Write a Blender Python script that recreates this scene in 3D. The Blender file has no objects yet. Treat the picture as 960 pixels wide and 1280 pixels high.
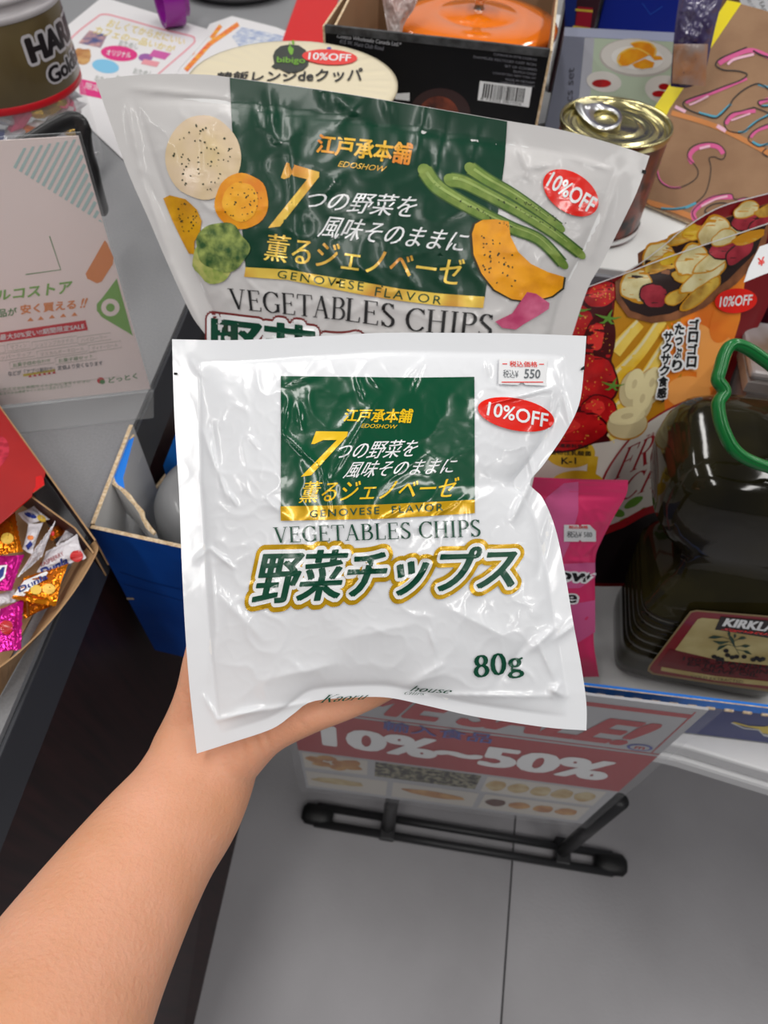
import bpy, bmesh, math, random
from mathutils import Vector, Matrix, noise
from mathutils.geometry import tessellate_polygon
random.seed(7)
PI = math.pi
scene = bpy.context.scene
COL = scene.collection

# ------------------------------------------------------------------ camera
FPX = 853.3                                   # focal length in pixels of a 960x1280 frame
CAM = Vector((0.0, 0.0, 1.5))
ROT = Matrix(((0.98160099, -0.1691648, 0.08855935),
              (0.18827907, 0.78029218, -0.5964018),
              (0.03178802, 0.60210247, 0.79778577)))
cd = bpy.data.cameras.new('camera')
cam = bpy.data.objects.new('camera', cd)
COL.objects.link(cam)
cam.matrix_world = Matrix.Translation(CAM) @ ROT.to_4x4()
cd.sensor_fit = 'VERTICAL'
cd.sensor_height = 36.0
cd.lens = 24.0
cd.clip_start = 0.02
cd.dof.use_dof = True
cd.dof.focus_distance = 0.362
cd.dof.aperture_fstop = 13.0
scene.camera = cam

# ------------------------------------------------------------------ world, lamps, exposure
W = bpy.data.worlds.new('room_light')
scene.world = W
W.use_nodes = True
W.node_tree.nodes['Background'].inputs[0].default_value = (0.93, 0.95, 1.0, 1)
W.node_tree.nodes['Background'].inputs[1].default_value = 0.13


def lamp(x, y, sx, sy, power, z=2.7):
    ld = bpy.data.lights.new('ceiling_lamp', 'AREA')
    ld.shape = 'RECTANGLE'
    ld.size = sx
    ld.size_y = sy
    ld.energy = power
    ld.color = (1.0, 0.975, 0.94)
    o = bpy.data.objects.new('ceiling_lamp', ld)
    o.location = (x, y, z)
    COL.objects.link(o)


for lx in (-1.9, -0.55, 0.8, 2.2):
    for ly in (-1.3, 0.35, 2.0):
        lamp(lx, ly, 0.16, 1.15, 11)
scene.view_settings.view_transform = 'Standard'
scene.view_settings.look = 'None'
scene.view_settings.exposure = -0.15
scene.view_settings.gamma = 1.0


# ------------------------------------------------------------------ camera calibration helpers
def ray(x, y):
    return ROT @ Vector(((x - 480) / FPX, -(y - 640) / FPX, -1.0))


def D(x, y, d):
    return CAM + ray(x, y) * d


def PZ(x, y, z):
    r = ray(x, y)
    return CAM + r * ((z - CAM.z) / r.z)


def PY(x, y, Y):
    r = ray(x, y)
    return CAM + r * (Y / r.y)


def PX(x, y, X):
    r = ray(x, y)
    return CAM + r * (X / r.x)


def quad_surf(tl, tr, bl):
    """surface coordinates 0..100 across and down a flat panel"""
    tl, tr, bl = Vector(tl), Vector(tr), Vector(bl)
    n = (tr - tl).cross(bl - tl).normalized()
    if n.dot(CAM - tl) < 0:
        n = -n
    return lambda u, v, e=1: tl + (tr - tl) * (u / 100) + (bl - tl) * (v / 100) + n * (0.00025 * e)


class Plane:
    """flat surface of the real scene, through three points"""
    def __init__(s, a, b, c):
        s.o = Vector(a)
        s.n = (Vector(b) - s.o).cross(Vector(c) - s.o).normalized()
        if s.n.dot(CAM - s.o) < 0:
            s.n = -s.n

    def at(s, x, y, e=0.0):
        r = ray(x, y)
        t = (s.o - CAM).dot(s.n) / r.dot(s.n)
        return CAM + r * t + s.n * e


# ------------------------------------------------------------------ materials
MATS = {}


def mat(name, col, rough=0.5, metal=0.0, col2=None, nscale=30.0, ndetail=3.0, bump=0.0, bscale=60.0,
        coat=0.0, trans=0.0, spec=0.5, tex='noise', lo=0.35, hi=0.65, sss=0.0, alpha=1.0, stretch=None, ior=1.45,
        emit=0.0, col3=None):
    if name in MATS:
        return MATS[name]
    m = bpy.data.materials.new(name)
    MATS[name] = m
    m.use_nodes = True
    nt = m.node_tree
    b = nt.nodes['Principled BSDF']
    b.inputs['Base Color'].default_value = (*col, 1)
    b.inputs['Roughness'].default_value = rough
    b.inputs['Metallic'].default_value = metal
    b.inputs['Specular IOR Level'].default_value = spec
    b.inputs['IOR'].default_value = ior
    b.inputs['Coat Weight'].default_value = coat
    b.inputs['Coat Roughness'].default_value = 0.08
    b.inputs['Transmission Weight'].default_value = trans
    b.inputs['Alpha'].default_value = alpha
    if sss:
        b.inputs['Subsurface Weight'].default_value = sss
        b.inputs['Subsurface Radius'].default_value = (1.0, 0.35, 0.2)
        b.inputs['Subsurface Scale'].default_value = 0.006
    tc = nt.nodes.new('ShaderNodeTexCoord')
    src = tc.outputs['Object']
    if stretch:
        mp = nt.nodes.new('ShaderNodeMapping')
        mp.inputs['Scale'].default_value = stretch
        nt.links.new(src, mp.inputs['Vector'])
        src = mp.outputs['Vector']
    if col2 is not None:
        if tex == 'voronoi':
            t = nt.nodes.new('ShaderNodeTexVoronoi')
            out = t.outputs['Distance']
        else:
            t = nt.nodes.new('ShaderNodeTexNoise')
            t.inputs['Detail'].default_value = ndetail
            out = t.outputs['Fac']
        t.inputs['Scale'].default_value = nscale
        nt.links.new(src, t.inputs['Vector'])
        cr = nt.nodes.new('ShaderNodeValToRGB')
        cr.color_ramp.elements[0].position = lo
        cr.color_ramp.elements[1].position = hi
        cr.color_ramp.elements[0].color = (*col, 1)
        cr.color_ramp.elements[1].color = (*col2, 1)
        if col3 is not None:
            e = cr.color_ramp.elements.new((lo + hi) / 2)
            e.color = (*col3, 1)
        nt.links.new(out, cr.inputs['Fac'])
        nt.links.new(cr.outputs['Color'], b.inputs['Base Color'])
    if bump:
        t2 = nt.nodes.new('ShaderNodeTexNoise')
        t2.inputs['Scale'].default_value = bscale
        t2.inputs['Detail'].default_value = 4
        nt.links.new(src, t2.inputs['Vector'])
        bp = nt.nodes.new('ShaderNodeBump')
        bp.inputs['Strength'].default_value = 1.0
        bp.inputs['Distance'].default_value = bump
        nt.links.new(t2.outputs['Fac'], bp.inputs['Height'])
        nt.links.new(bp.outputs['Normal'], b.inputs['Normal'])
        nt.links.new(bp.outputs['Normal'], b.inputs['Coat Normal'])
    if emit:
        b.inputs['Emission Color'].default_value = (*col, 1)
        b.inputs['Emission Strength'].default_value = emit
    return m


def srgb(r, g, b):
    f = lambda c: (c / 255 / 12.92) if c / 255 <= 0.04045 else ((c / 255 + 0.055) / 1.055) ** 2.4
    return (f(r), f(g), f(b))


# ------------------------------------------------------------------ object helpers
def link_mesh(name, me, parent=None):
    o = bpy.data.objects.new(name, me)
    COL.objects.link(o)
    if parent is not None:
        o.parent = parent
        o.matrix_parent_inverse = Matrix.Translation(parent.location).inverted() if parent.type == 'EMPTY' else Matrix()
    return o


def mesh_obj(name, verts, faces, mats, parent=None, mi=None, smooth=False):
    me = bpy.data.meshes.new(name)
    me.from_pydata([tuple(v) for v in verts], [], faces)
    if not isinstance(mats, (list, tuple)):
        mats = [mats]
    for m in mats:
        me.materials.append(m)
    if mi:
        me.polygons.foreach_set('material_index', mi)
    if smooth:
        me.polygons.foreach_set('use_smooth', [True] * len(me.polygons))
    me.update()
    return link_mesh(name, me, parent)


def bm_obj(name, bm, mats, parent=None, smooth=False):
    me = bpy.data.meshes.new(name)
    bm.to_mesh(me)
    bm.free()
    if not isinstance(mats, (list, tuple)):
        mats = [mats]
    for m in mats:
        me.materials.append(m)
    if smooth:
        me.polygons.foreach_set('use_smooth', [True] * len(me.polygons))
    return link_mesh(name, me, parent)


def thing(name, label, cat, loc, group=None):
    o = bpy.data.objects.new(name, None)
    o.empty_display_size = 0.03
    o.location = loc
    COL.objects.link(o)
    return tag(o, label, cat, group)


def tag(o, label=None, cat=None, group=None, kind=None):
    if label:
        o['label'] = label
    if cat:
        o['category'] = cat
    if group:
        o['group'] = group
    if kind:
        o['kind'] = kind
    return o


def box_bm(bm, c, s, rz=0.0, bevel=0.0, rot=None):
    r = bmesh.ops.create_cube(bm, size=1.0)
    vs = r['verts']
    R = rot.to_4x4() if rot else Matrix.Rotation(rz, 4, 'Z')
    M4 = Matrix.Translation(c) @ R @ Matrix.Diagonal((*s, 1.0))
    bmesh.ops.transform(bm, matrix=M4, verts=vs)
    if bevel:
        es = list({e for v in vs for e in v.link_edges})
        bmesh.ops.bevel(bm, geom=es, offset=bevel, segments=2, affect='EDGES', profile=0.5)


def box(name, c, s, m, parent=None, rz=0.0, bevel=0.0, rot=None):
    bm = bmesh.new()
    box_bm(bm, c, s, rz, bevel, rot)
    return bm_obj(name, bm, m, parent)


def slab(name, pts, thick, m, parent=None, mside=None, mback=None):
    """closed plate: front outline pts (3D, planar), thickness going away from the camera"""
    pts = [Vector(p) for p in pts]
    n = Vector((0, 0, 0))
    for i in range(len(pts)):
        a, b = pts[i], pts[(i + 1) % len(pts)]
        n += a.cross(b)
    n.normalize()
    if n.dot(CAM - pts[0]) < 0:
        pts.reverse()
        n = -n
    k = len(pts)
    tris = tessellate_polygon([pts])
    faces = [list(t) for t in tris]
    for f in faces:
        a, b, c = (pts[i] for i in f)
        if (b - a).cross(c - a).dot(n) < 0:
            f.reverse()
    nf = len(faces)
    faces += [[i + k for i in reversed(f)] for f in faces]
    for i in range(k):
        j = (i + 1) % k
        faces.append([i, i + k, j + k, j])
    mats = [m, mside or m, mback or m]
    mi = [0] * nf + [2] * nf + [1] * (len(faces) - 2 * nf)
    return mesh_obj(name, pts + [p - n * thick for p in pts], faces, mats, parent, mi)


def rings_mesh(rings, cap=True):
    verts, faces = [], []
    n = len(rings[0])
    for r in rings:
        verts += r
    for i in range(len(rings) - 1):
        for j in range(n):
            k = (j + 1) % n
            faces.append([i * n + j, i * n + k, (i + 1) * n + k, (i + 1) * n + j])
    if cap:
        faces.append(list(reversed(range(n))))
        faces.append([(len(rings) - 1) * n + j for j in range(n)])
    return verts, faces


def lathe(name, prof, origin, axis, m, parent=None, seg=64, smooth=True, ax=None, cap=False):
    """prof = [(radius, height)]"""
    axis = Vector(axis).normalized()
    a = axis.orthogonal().normalized()
    b = axis.cross(a)
    rings = [[Vector(origin) + axis * h + (a * math.cos(2 * PI * k / seg) + b * math.sin(2 * PI * k / seg)) * max(r, 1e-5)
              for k in range(seg)] for r, h in prof]
    v, f = rings_mesh(rings, cap)
    o = mesh_obj(name, v, f, m, parent, smooth=smooth)
    return o


def tube_data(path, rad, seg=12, flat=1.0, up=None, closed=False):
    path = [Vector(p) for p in path]
    rings = []
    N = len(path)
    prev = None
    for i, p in enumerate(path):
        t = (path[min(i + 1, N - 1)] - path[max(i - 1, 0)]).normalized()
        if up is not None:
            a = (Vector(up) - t * t.dot(Vector(up))).normalized()
        elif prev is None:
            a = t.orthogonal().normalized()
        else:
            a = (prev - t * t.dot(prev)).normalized()
        prev = a
        b = t.cross(a)
        r = rad[i] if isinstance(rad, (list, tuple)) else rad
        rings.append([p + (a * math.cos(2 * PI * k / seg) * flat + b * math.sin(2 * PI * k / seg)) * r for k in range(seg)])
    return rings_mesh(rings)


def tube(name, path, rad, m, parent=None, seg=12, flat=1.0, up=None, smooth=True):
    v, f = tube_data(path, rad, seg, flat, up)
    return mesh_obj(name, v, f, m, parent, smooth=smooth)


def spline(pts, n=8):
    """Catmull-Rom through pts (any dimension)"""
    out = []
    P = [tuple(p) for p in pts]
    P = [P[0]] + P + [P[-1]]
    for i in range(1, len(P) - 2):
        for k in range(n):
            t = k / n
            out.append(tuple(0.5 * ((2 * b) + (-a + c) * t + (2 * a - 5 * b + 4 * c - d) * t * t + (-a + 3 * b - 3 * c + d) * t ** 3)
                             for a, b, c, d in zip(P[i - 1], P[i], P[i + 1], P[i + 2])))
    out.append(P[-2])
    return out


# ------------------------------------------------------------------ flat print: polygons and lettering laid on a surface
FONTCACHE = {}


def glyphs(body, shear=0.0, offset=0.0, fat=0.0, spacing=1.0, res=3):
    key = (body, shear, offset, fat, spacing, res)  # offset and fat thicken the strokes
    if key in FONTCACHE:
        return FONTCACHE[key]
    cu = bpy.data.curves.new('t', 'FONT')
    cu.body = body
    cu.shear = shear
    cu.resolution_u = res
    cu.space_character = spacing
    o = bpy.data.objects.new('t', cu)
    COL.objects.link(o)
    dg = bpy.context.evaluated_depsgraph_get()
    me = bpy.data.meshes.new_from_object(o.evaluated_get(dg))
    V = [(v.co.x, v.co.y) for v in me.vertices]
    F = [list(p.vertices) for p in me.polygons]
    bpy.data.objects.remove(o)
    bpy.data.curves.remove(cu)
    bpy.data.meshes.remove(me)
    if fat:
        n = len(V)
        V = [(x, y, 0.0) for x, y in V] + [(x + fat, y, 0.04) for x, y in V]
        F = F + [[i + n for i in f] for f in F]
    if offset:
        V, F = dilate((V, F), offset, 6)
    FONTCACHE[key] = (V, F)
    return V, F


def arcpts(cx, cy, rx, ry, a0, a1, n=12):
    return [(cx + rx * math.cos(math.radians(a0 + (a1 - a0) * i / n)), cy + ry * math.sin(math.radians(a0 + (a1 - a0) * i / n))) for i in range(n + 1)]


def stroke(pts, w0, w1=None, contrast=False, thin=0.05, thick=0.15):
    """ribbon polygon quads along pts"""
    V, F = [], []
    n = len(pts)
    for i, (x, y) in enumerate(pts):
        a = pts[max(i - 1, 0)]
        b = pts[min(i + 1, n - 1)]
        dx, dy = b[0] - a[0], b[1] - a[1]
        L = math.hypot(dx, dy) or 1
        dx, dy = dx / L, dy / L
        if contrast:
            w = thin + (thick - thin) * abs(dy) ** 1.3
        else:
            w = w0 + ((w1 if w1 is not None else w0) - w0) * i / (n - 1)
        V += [(x - dy * w / 2, y + dx * w / 2), (x + dy * w / 2, y - dx * w / 2)]
    for i in range(n - 1):
        F.append([2 * i, 2 * i + 1, 2 * i + 3, 2 * i + 2])
    return V, F


K_, T_ = 0.115, 0.04      # thick and thin pen of the serif letters


def L_(x0, y0, x1, y1, w):
    return stroke([(x0, y0), (x1, y1)], w)


def S_(x, y, w=0.26):
    return stroke([(x - w / 2, y + (0.018 if y < 0.5 else -0.018)), (x + w / 2, y + (0.018 if y < 0.5 else -0.018))], 0.036)


def A_(*a):
    return stroke(arcpts(*a), 0, contrast=True, thin=T_, thick=K_ + 0.01)


SERIF = {
    'V': (0.74, lambda: [L_(0.10, 0.99, 0.37, 0, K_), L_(0.37, 0, 0.62, 0.99, T_), S_(0.10, 1), S_(0.62, 1, 0.22)]),
    'E': (0.66, lambda: [L_(0.15, 0, 0.15, 1, K_), L_(0.05, 0.98, 0.55, 0.98, T_), L_(0.15, 0.52, 0.45, 0.52, T_), L_(0.05, 0.02, 0.58, 0.02, T_),
                         L_(0.55, 1, 0.55, 0.82, T_), L_(0.45, 0.62, 0.45, 0.42, T_), L_(0.58, 0, 0.60, 0.2, T_)]),
    'G': (0.80, lambda: [A_(0.42, 0.5, 0.34, 0.49, 40, 320), L_(0.66, 0.98, 0.68, 0.74, T_), L_(0.68, 0.06, 0.68, 0.42, K_), S_(0.66, 0.40, 0.24)]),
    'T': (0.70, lambda: [L_(0.35, 0, 0.35, 1, K_), L_(0.04, 0.98, 0.66, 0.98, T_), L_(0.05, 1, 0.03, 0.78, T_), L_(0.65, 1, 0.67, 0.78, T_), S_(0.35, 0)]),
    'A': (0.76, lambda: [L_(0.10, 0, 0.36, 1, T_), L_(0.36, 1, 0.63, 0, K_), L_(0.2, 0.35, 0.5, 0.35, T_), S_(0.10, 0, 0.2), S_(0.64, 0, 0.26)]),
    'B': (0.70, lambda: [L_(0.16, 0, 0.16, 1, K_), L_(0.05, 0.98, 0.35, 0.98, T_), L_(0.1, 0.53, 0.38, 0.53, T_), L_(0.05, 0.02, 0.38, 0.02, T_),
                         A_(0.34, 0.755, 0.2, 0.225, -90, 90), A_(0.37, 0.275, 0.23, 0.255, -90, 90)]),
    'L': (0.62, lambda: [L_(0.16, 0, 0.16, 1, K_), S_(0.16, 1), L_(0.05, 0.02, 0.54, 0.02, T_), L_(0.55, 0, 0.57, 0.24, T_)]),
    'S': (0.58, lambda: [A_(0.29, 0.745, 0.19, 0.235, 30, 200), L_(0.115, 0.66, 0.46, 0.36, K_), A_(0.28, 0.255, 0.2, 0.24, -160, 32),
                         L_(0.47, 0.98, 0.48, 0.78, T_), L_(0.08, 0.02, 0.07, 0.24, T_)]),
    'C': (0.74, lambda: [A_(0.42, 0.5, 0.34, 0.49, 42, 322), L_(0.66, 0.98, 0.68, 0.74, T_)]),
    'H': (0.82, lambda: [L_(0.16, 0, 0.16, 1, K_), L_(0.64, 0, 0.64, 1, K_), L_(0.16, 0.51, 0.64, 0.51, T_), S_(0.16, 0), S_(0.16, 1), S_(0.64, 0), S_(0.64, 1)]),
    'I': (0.36, lambda: [L_(0.18, 0, 0.18, 1, K_), S_(0.18, 0), S_(0.18, 1)]),
    'P': (0.64, lambda: [L_(0.16, 0, 0.16, 1, K_), S_(0.16, 0), L_(0.05, 0.98, 0.35, 0.98, T_), L_(0.16, 0.48, 0.34, 0.48, T_), A_(0.33, 0.73, 0.22, 0.25, -90, 90)]),
    'F': (0.62, lambda: [L_(0.15, 0, 0.15, 1, K_), S_(0.15, 0), L_(0.05, 0.98, 0.55, 0.98, T_), L_(0.15, 0.52, 0.45, 0.52, T_), L_(0.55, 1, 0.55, 0.8, T_), L_(0.45, 0.62, 0.45, 0.42, T_)]),
    'R': (0.74, lambda: [L_(0.16, 0, 0.16, 1, K_), S_(0.16, 0), L_(0.05, 0.98, 0.35, 0.98, T_), L_(0.16, 0.5, 0.34, 0.5, T_), A_(0.33, 0.74, 0.2, 0.24, -90, 90), L_(0.34, 0.5, 0.64, 0, K_), S_(0.66, 0, 0.16)]),
    'U': (0.78, lambda: [L_(0.15, 0.3, 0.15, 1, K_), A_(0.39, 0.3, 0.24, 0.29, 180, 360), L_(0.63, 0.3, 0.63, 1, T_), S_(0.15, 1), S_(0.63, 1)]),
    'D': (0.76, lambda: [L_(0.16, 0, 0.16, 1, K_), L_(0.05, 0.98, 0.32, 0.98, T_), L_(0.05, 0.02, 0.32, 0.02, T_), A_(0.30, 0.5, 0.36, 0.48, -90, 90)]),
    'K': (0.76, lambda: [L_(0.15, 0, 0.15, 1, K_), S_(0.15, 0), S_(0.15, 1), L_(0.18, 0.45, 0.6, 0.98, T_), L_(0.3, 0.6, 0.64, 0, K_), S_(0.62, 1, 0.2), S_(0.66, 0, 0.18)]),
    '8': (0.56, lambda: [A_(0.27, 0.745, 0.17, 0.235, 0, 360), A_(0.27, 0.265, 0.205, 0.255, 0, 360)]),
    '0': (0.60, lambda: [A_(0.29, 0.5, 0.205, 0.49, 0, 360)]),
    'g': (0.56, lambda: [A_(0.25, 0.48, 0.155, 0.19, 0, 360), A_(0.27, -0.09, 0.22, 0.15, 0, 360), L_(0.16, 0.31, 0.12, 0.16, T_), L_(0.12, 0.14, 0.42, 0.05, 0.09), L_(0.36, 0.6, 0.52, 0.68, 0.05)]),
    'a': (0.46, lambda: [A_(0.2, 0.44, 0.15, 0.2, 20, 170), L_(0.35, 0.03, 0.35, 0.5, 0.09), A_(0.2, 0.16, 0.14, 0.14, 20, 340)]),
    'o': (0.50, lambda: [A_(0.24, 0.32, 0.18, 0.31, 0, 360)]),
    'r': (0.38, lambda: [L_(0.12, 0, 0.12, 0.64, 0.09), S_(0.12, 0, 0.2), L_(0.14, 0.45, 0.33, 0.62, 0.06)]),
    'u': (0.54, lambda: [L_(0.11, 0.15, 0.11, 0.64, 0.09), A_(0.26, 0.16, 0.15, 0.14, 180, 360), L_(0.41, 0, 0.41, 0.64, 0.09)]),
    's': (0.40, lambda: [A_(0.19, 0.48, 0.12, 0.14, 20, 220), L_(0.09, 0.42, 0.29, 0.22, 0.08), A_(0.19, 0.16, 0.13, 0.14, -160, 40)]),
    'e': (0.46, lambda: [A_(0.23, 0.32, 0.17, 0.31, 0, 320), L_(0.06, 0.34, 0.4, 0.34, T_)]),
    'm': (0.8, lambda: [L_(0.11, 0, 0.11, 0.64, 0.08), L_(0.39, 0, 0.39, 0.5, 0.08), L_(0.67, 0, 0.67, 0.5, 0.08), A_(0.25, 0.46, 0.14, 0.16, 0, 180), A_(0.53, 0.46, 0.14, 0.16, 0, 180)]),
    'h': (0.54, lambda: [L_(0.11, 0, 0.11, 1, 0.09), L_(0.41, 0, 0.41, 0.5, 0.09), A_(0.26, 0.46, 0.15, 0.16, 0, 180)]),
    't': (0.34, lambda: [L_(0.15, 0.05, 0.15, 0.85, 0.08), L_(0.04, 0.62, 0.3, 0.62, T_), L_(0.15, 0.04, 0.3, 0.06, T_)]),
    ' ': (0.32, lambda: []),
}


def serif(body, shear=0.0, track=0.03):
    V, F = [], []
    x = 0.0
    for ch in body:
        w, fn = SERIF[ch]
        for k, (v, f) in enumerate(fn()):
            n = len(V)
            V += [(px + x + py * shear, py, 0.03 * k) for px, py in v]
            F += [[i + n for i in q] for q in f]
        x += w + track
    return V, F


def dilate(VF, r, n=12, sx=1.0):
    V, F = VF
    V2, F2 = [], []
    for k in range(n):
        a = 2 * PI * k / n
        m = len(V2)
        V2 += [(p[0] + r * sx * math.cos(a), p[1] + r * math.sin(a), (p[2] if len(p) > 2 else 0.0) * 0.3 + 0.4 * k / n) for p in V]
        F2 += [[i + m for i in f] for f in F]
    return V2, F2


def blob(cx, cy, rx, ry, rot=0.0, irr=0.0, seed=0, n=28):
    out = []
    c, s = math.cos(math.radians(rot)), math.sin(math.radians(rot))
    for i in range(n):
        a = 2 * PI * i / n
        k = 1 + irr * noise.noise(Vector((math.cos(a) * 1.5 + seed * 7.1, math.sin(a) * 1.5, seed * 3.3))) * 2
        x, y = rx * k * math.cos(a), ry * k * math.sin(a)
        out.append((cx + c * x - s * y, cy + s * x + c * y))
    return out


class Print:
    """collects flat printed shapes in picture coordinates of one surface and lays them on it"""
    def __init__(s, surf, cell=None):
        s.surf = surf
        s.cell = cell
        s.items = []

    def _add(s, V, F, m, e):
        # a hair of extra height per piece keeps overlapping ink from lying in exactly one plane
        j = 0.012 * (len(s.items) % 30)
        s.items.append(([(p[0], p[1], (p[2] if len(p) > 2 else 0.0) + j) for p in V], F, m, e))

    def poly(s, pts, m, e=1):
        pts = [tuple(p) for p in pts]
        tr = tessellate_polygon([[Vector((x, y, 0)) for x, y in pts]])
        s._add(pts, [list(t) for t in tr], m, e)

    def rect(s, x0, y0, x1, y1, m, e=1):
        s._add([(x0, y0), (x1, y0), (x1, y1), (x0, y1)], [[0, 1, 2, 3]], m, e)

    def line(s, pts, w, m, e=1, w1=None):
        V, F = stroke(pts, w, w1)
        s._add(V, F, m, e)

    def ellipse(s, cx, cy, rx, ry, m, e=1, rot=0, irr=0, seed=0, n=28):
        s.poly(blob(cx, cy, rx, ry, rot, irr, seed, n), m, e)

    def specks(s, cx, cy, rx, ry, n, r, m, e, rot=0, seed=0):
        R = random.Random(seed)
        c, q = math.cos(math.radians(rot)), math.sin(math.radians(rot))
        for _ in range(n):
            a, k = R.random() * 2 * PI, math.sqrt(R.random()) * 0.9
            x, y = rx * k * math.cos(a), ry * k * math.sin(a)
            s.poly(blob(cx + c * x - q * y, cy + q * x + c * y, r * R.uniform(.5, 1.2), r * R.uniform(.5, 1.2), R.random() * 90, 0.3, R.random() * 9, 6), m, e)

    def text(s, VF, quad, layers):
        """quad = TL, TR, BR, BL of the ink box; layers = [(material, dilation, e)]"""
        V, F = VF
        xs = [v[0] for v in V]
        ys = [v[1] for v in V]
        x0, x1, y0, y1 = min(xs), max(xs), min(ys), max(ys)
        tl, tr, br, bl = quad
        asp = 1.0
        for m, r, e in layers:
            v2, f2 = (V, F) if not r else dilate(VF, r, 30 if r > 0.14 else 16 if r > 0.07 else 8)
            out = []
            for p in v2:
                x, y = p[0], p[1]
                u = (x - x0) / (x1 - x0)
                w = 1 - (y - y0) / (y1 - y0)
                out.append((*((1 - u) * (1 - w) * a + u * (1 - w) * b + u * w * c + (1 - u) * w * d for a, b, c, d in zip(tl, tr, br, bl)), p[2] if len(p) > 2 else 0.0))
            s._add(out, f2, m, e)

    def build(s, name, parent, label=None):
        allm = []
        verts, faces, mi = [], [], []
        groups = {}
        for V, F, m, e in s.items:
            if m not in allm:
                allm.append(m)
            groups.setdefault(e, []).append((V, F, allm.index(m)))
        for e, lst in groups.items():
            v, f, k = [], [], []
            for V, F, i in lst:
                n = len(v)
                v += V
                f += [[a + n for a in q] for q in F]
                k += [i] * len(F)
            if s.cell:
                bm = bmesh.new()
                bv = [bm.verts.new(p) for p in v]
                for q, i in zip(f, k):
                    try:
                        fc = bm.faces.new([bv[a] for a in q])
                        fc.material_index = i
                    except ValueError:
                        pass
                xs = [a[0] for a in v]
                ys = [a[1] for a in v]
                for ax, (a0, a1) in enumerate(((min(xs), max(xs)), (min(ys), max(ys)))):
                    t = math.ceil(a0 / s.cell) * s.cell
                    while t < a1:
                        co = (t, 0, 0) if ax == 0 else (0, t, 0)
                        no = (1, 0, 0) if ax == 0 else (0, 1, 0)
                        bmesh.ops.bisect_plane(bm, geom=bm.faces[:] + bm.edges[:] + bm.verts[:], plane_co=co, plane_no=no, dist=1e-5)
                        t += s.cell
                bm.verts.index_update()
                v = [tuple(q.co) for q in bm.verts]
                f = [[q.index for q in fc.verts] for fc in bm.faces]
                k = [fc.material_index for fc in bm.faces]
                bm.free()
            n = len(verts)
            P = [s.surf(p[0], p[1], e + p[2]) for p in v]
            verts += P
            for q, i in zip(f, k):
                a, b, c = P[q[0]], P[q[1]], P[q[2]]
                if (b - a).cross(c - a).dot(CAM - a) < 0:
                    q = list(reversed(q))
                faces.append([x + n for x in q])
                mi.append(i)
        o = mesh_obj(name, verts, faces, allm, parent, mi, smooth=bool(s.cell))
        if label:
            o['label'] = label
        return o


EPS = 0.00022


def plane_surf(pl):
    return lambda x, y, e=1: pl.at(x, y, EPS * e)


# ------------------------------------------------------------------ film bags
def lerp_curve(pts, t, k):
    """value of coordinate 1-k as function of coordinate k along a polyline"""
    for i in range(len(pts) - 1):
        a, b = pts[i], pts[i + 1]
        if (a[k] <= t <= b[k]) or (i == 0 and t < a[k]) or (i == len(pts) - 2 and t > b[k]):
            if b[k] == a[k]:
                return a[1 - k]
            f = (t - a[k]) / (b[k] - a[k])
            return a[1 - k] + (b[1 - k] - a[1 - k]) * f
    return pts[-1][1 - k]


def resample(pts, n):
    L = [0]
    for i in range(len(pts) - 1):
        L.append(L[-1] + math.hypot(pts[i + 1][0] - pts[i][0], pts[i + 1][1] - pts[i][1]))
    out = []
    j = 0
    for i in range(n + 1):
        t = L[-1] * i / n
        while j < len(L) - 2 and L[j + 1] < t:
            j += 1
        f = (t - L[j]) / ((L[j + 1] - L[j]) or 1)
        out.append((pts[j][0] + (pts[j + 1][0] - pts[j][0]) * f, pts[j][1] + (pts[j + 1][1] - pts[j][1]) * f))
    return out


def sstep(a, b, x):
    t = max(0.0, min(1.0, (x - a) / (b - a)))
    return t * t * (3 - 2 * t)


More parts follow.
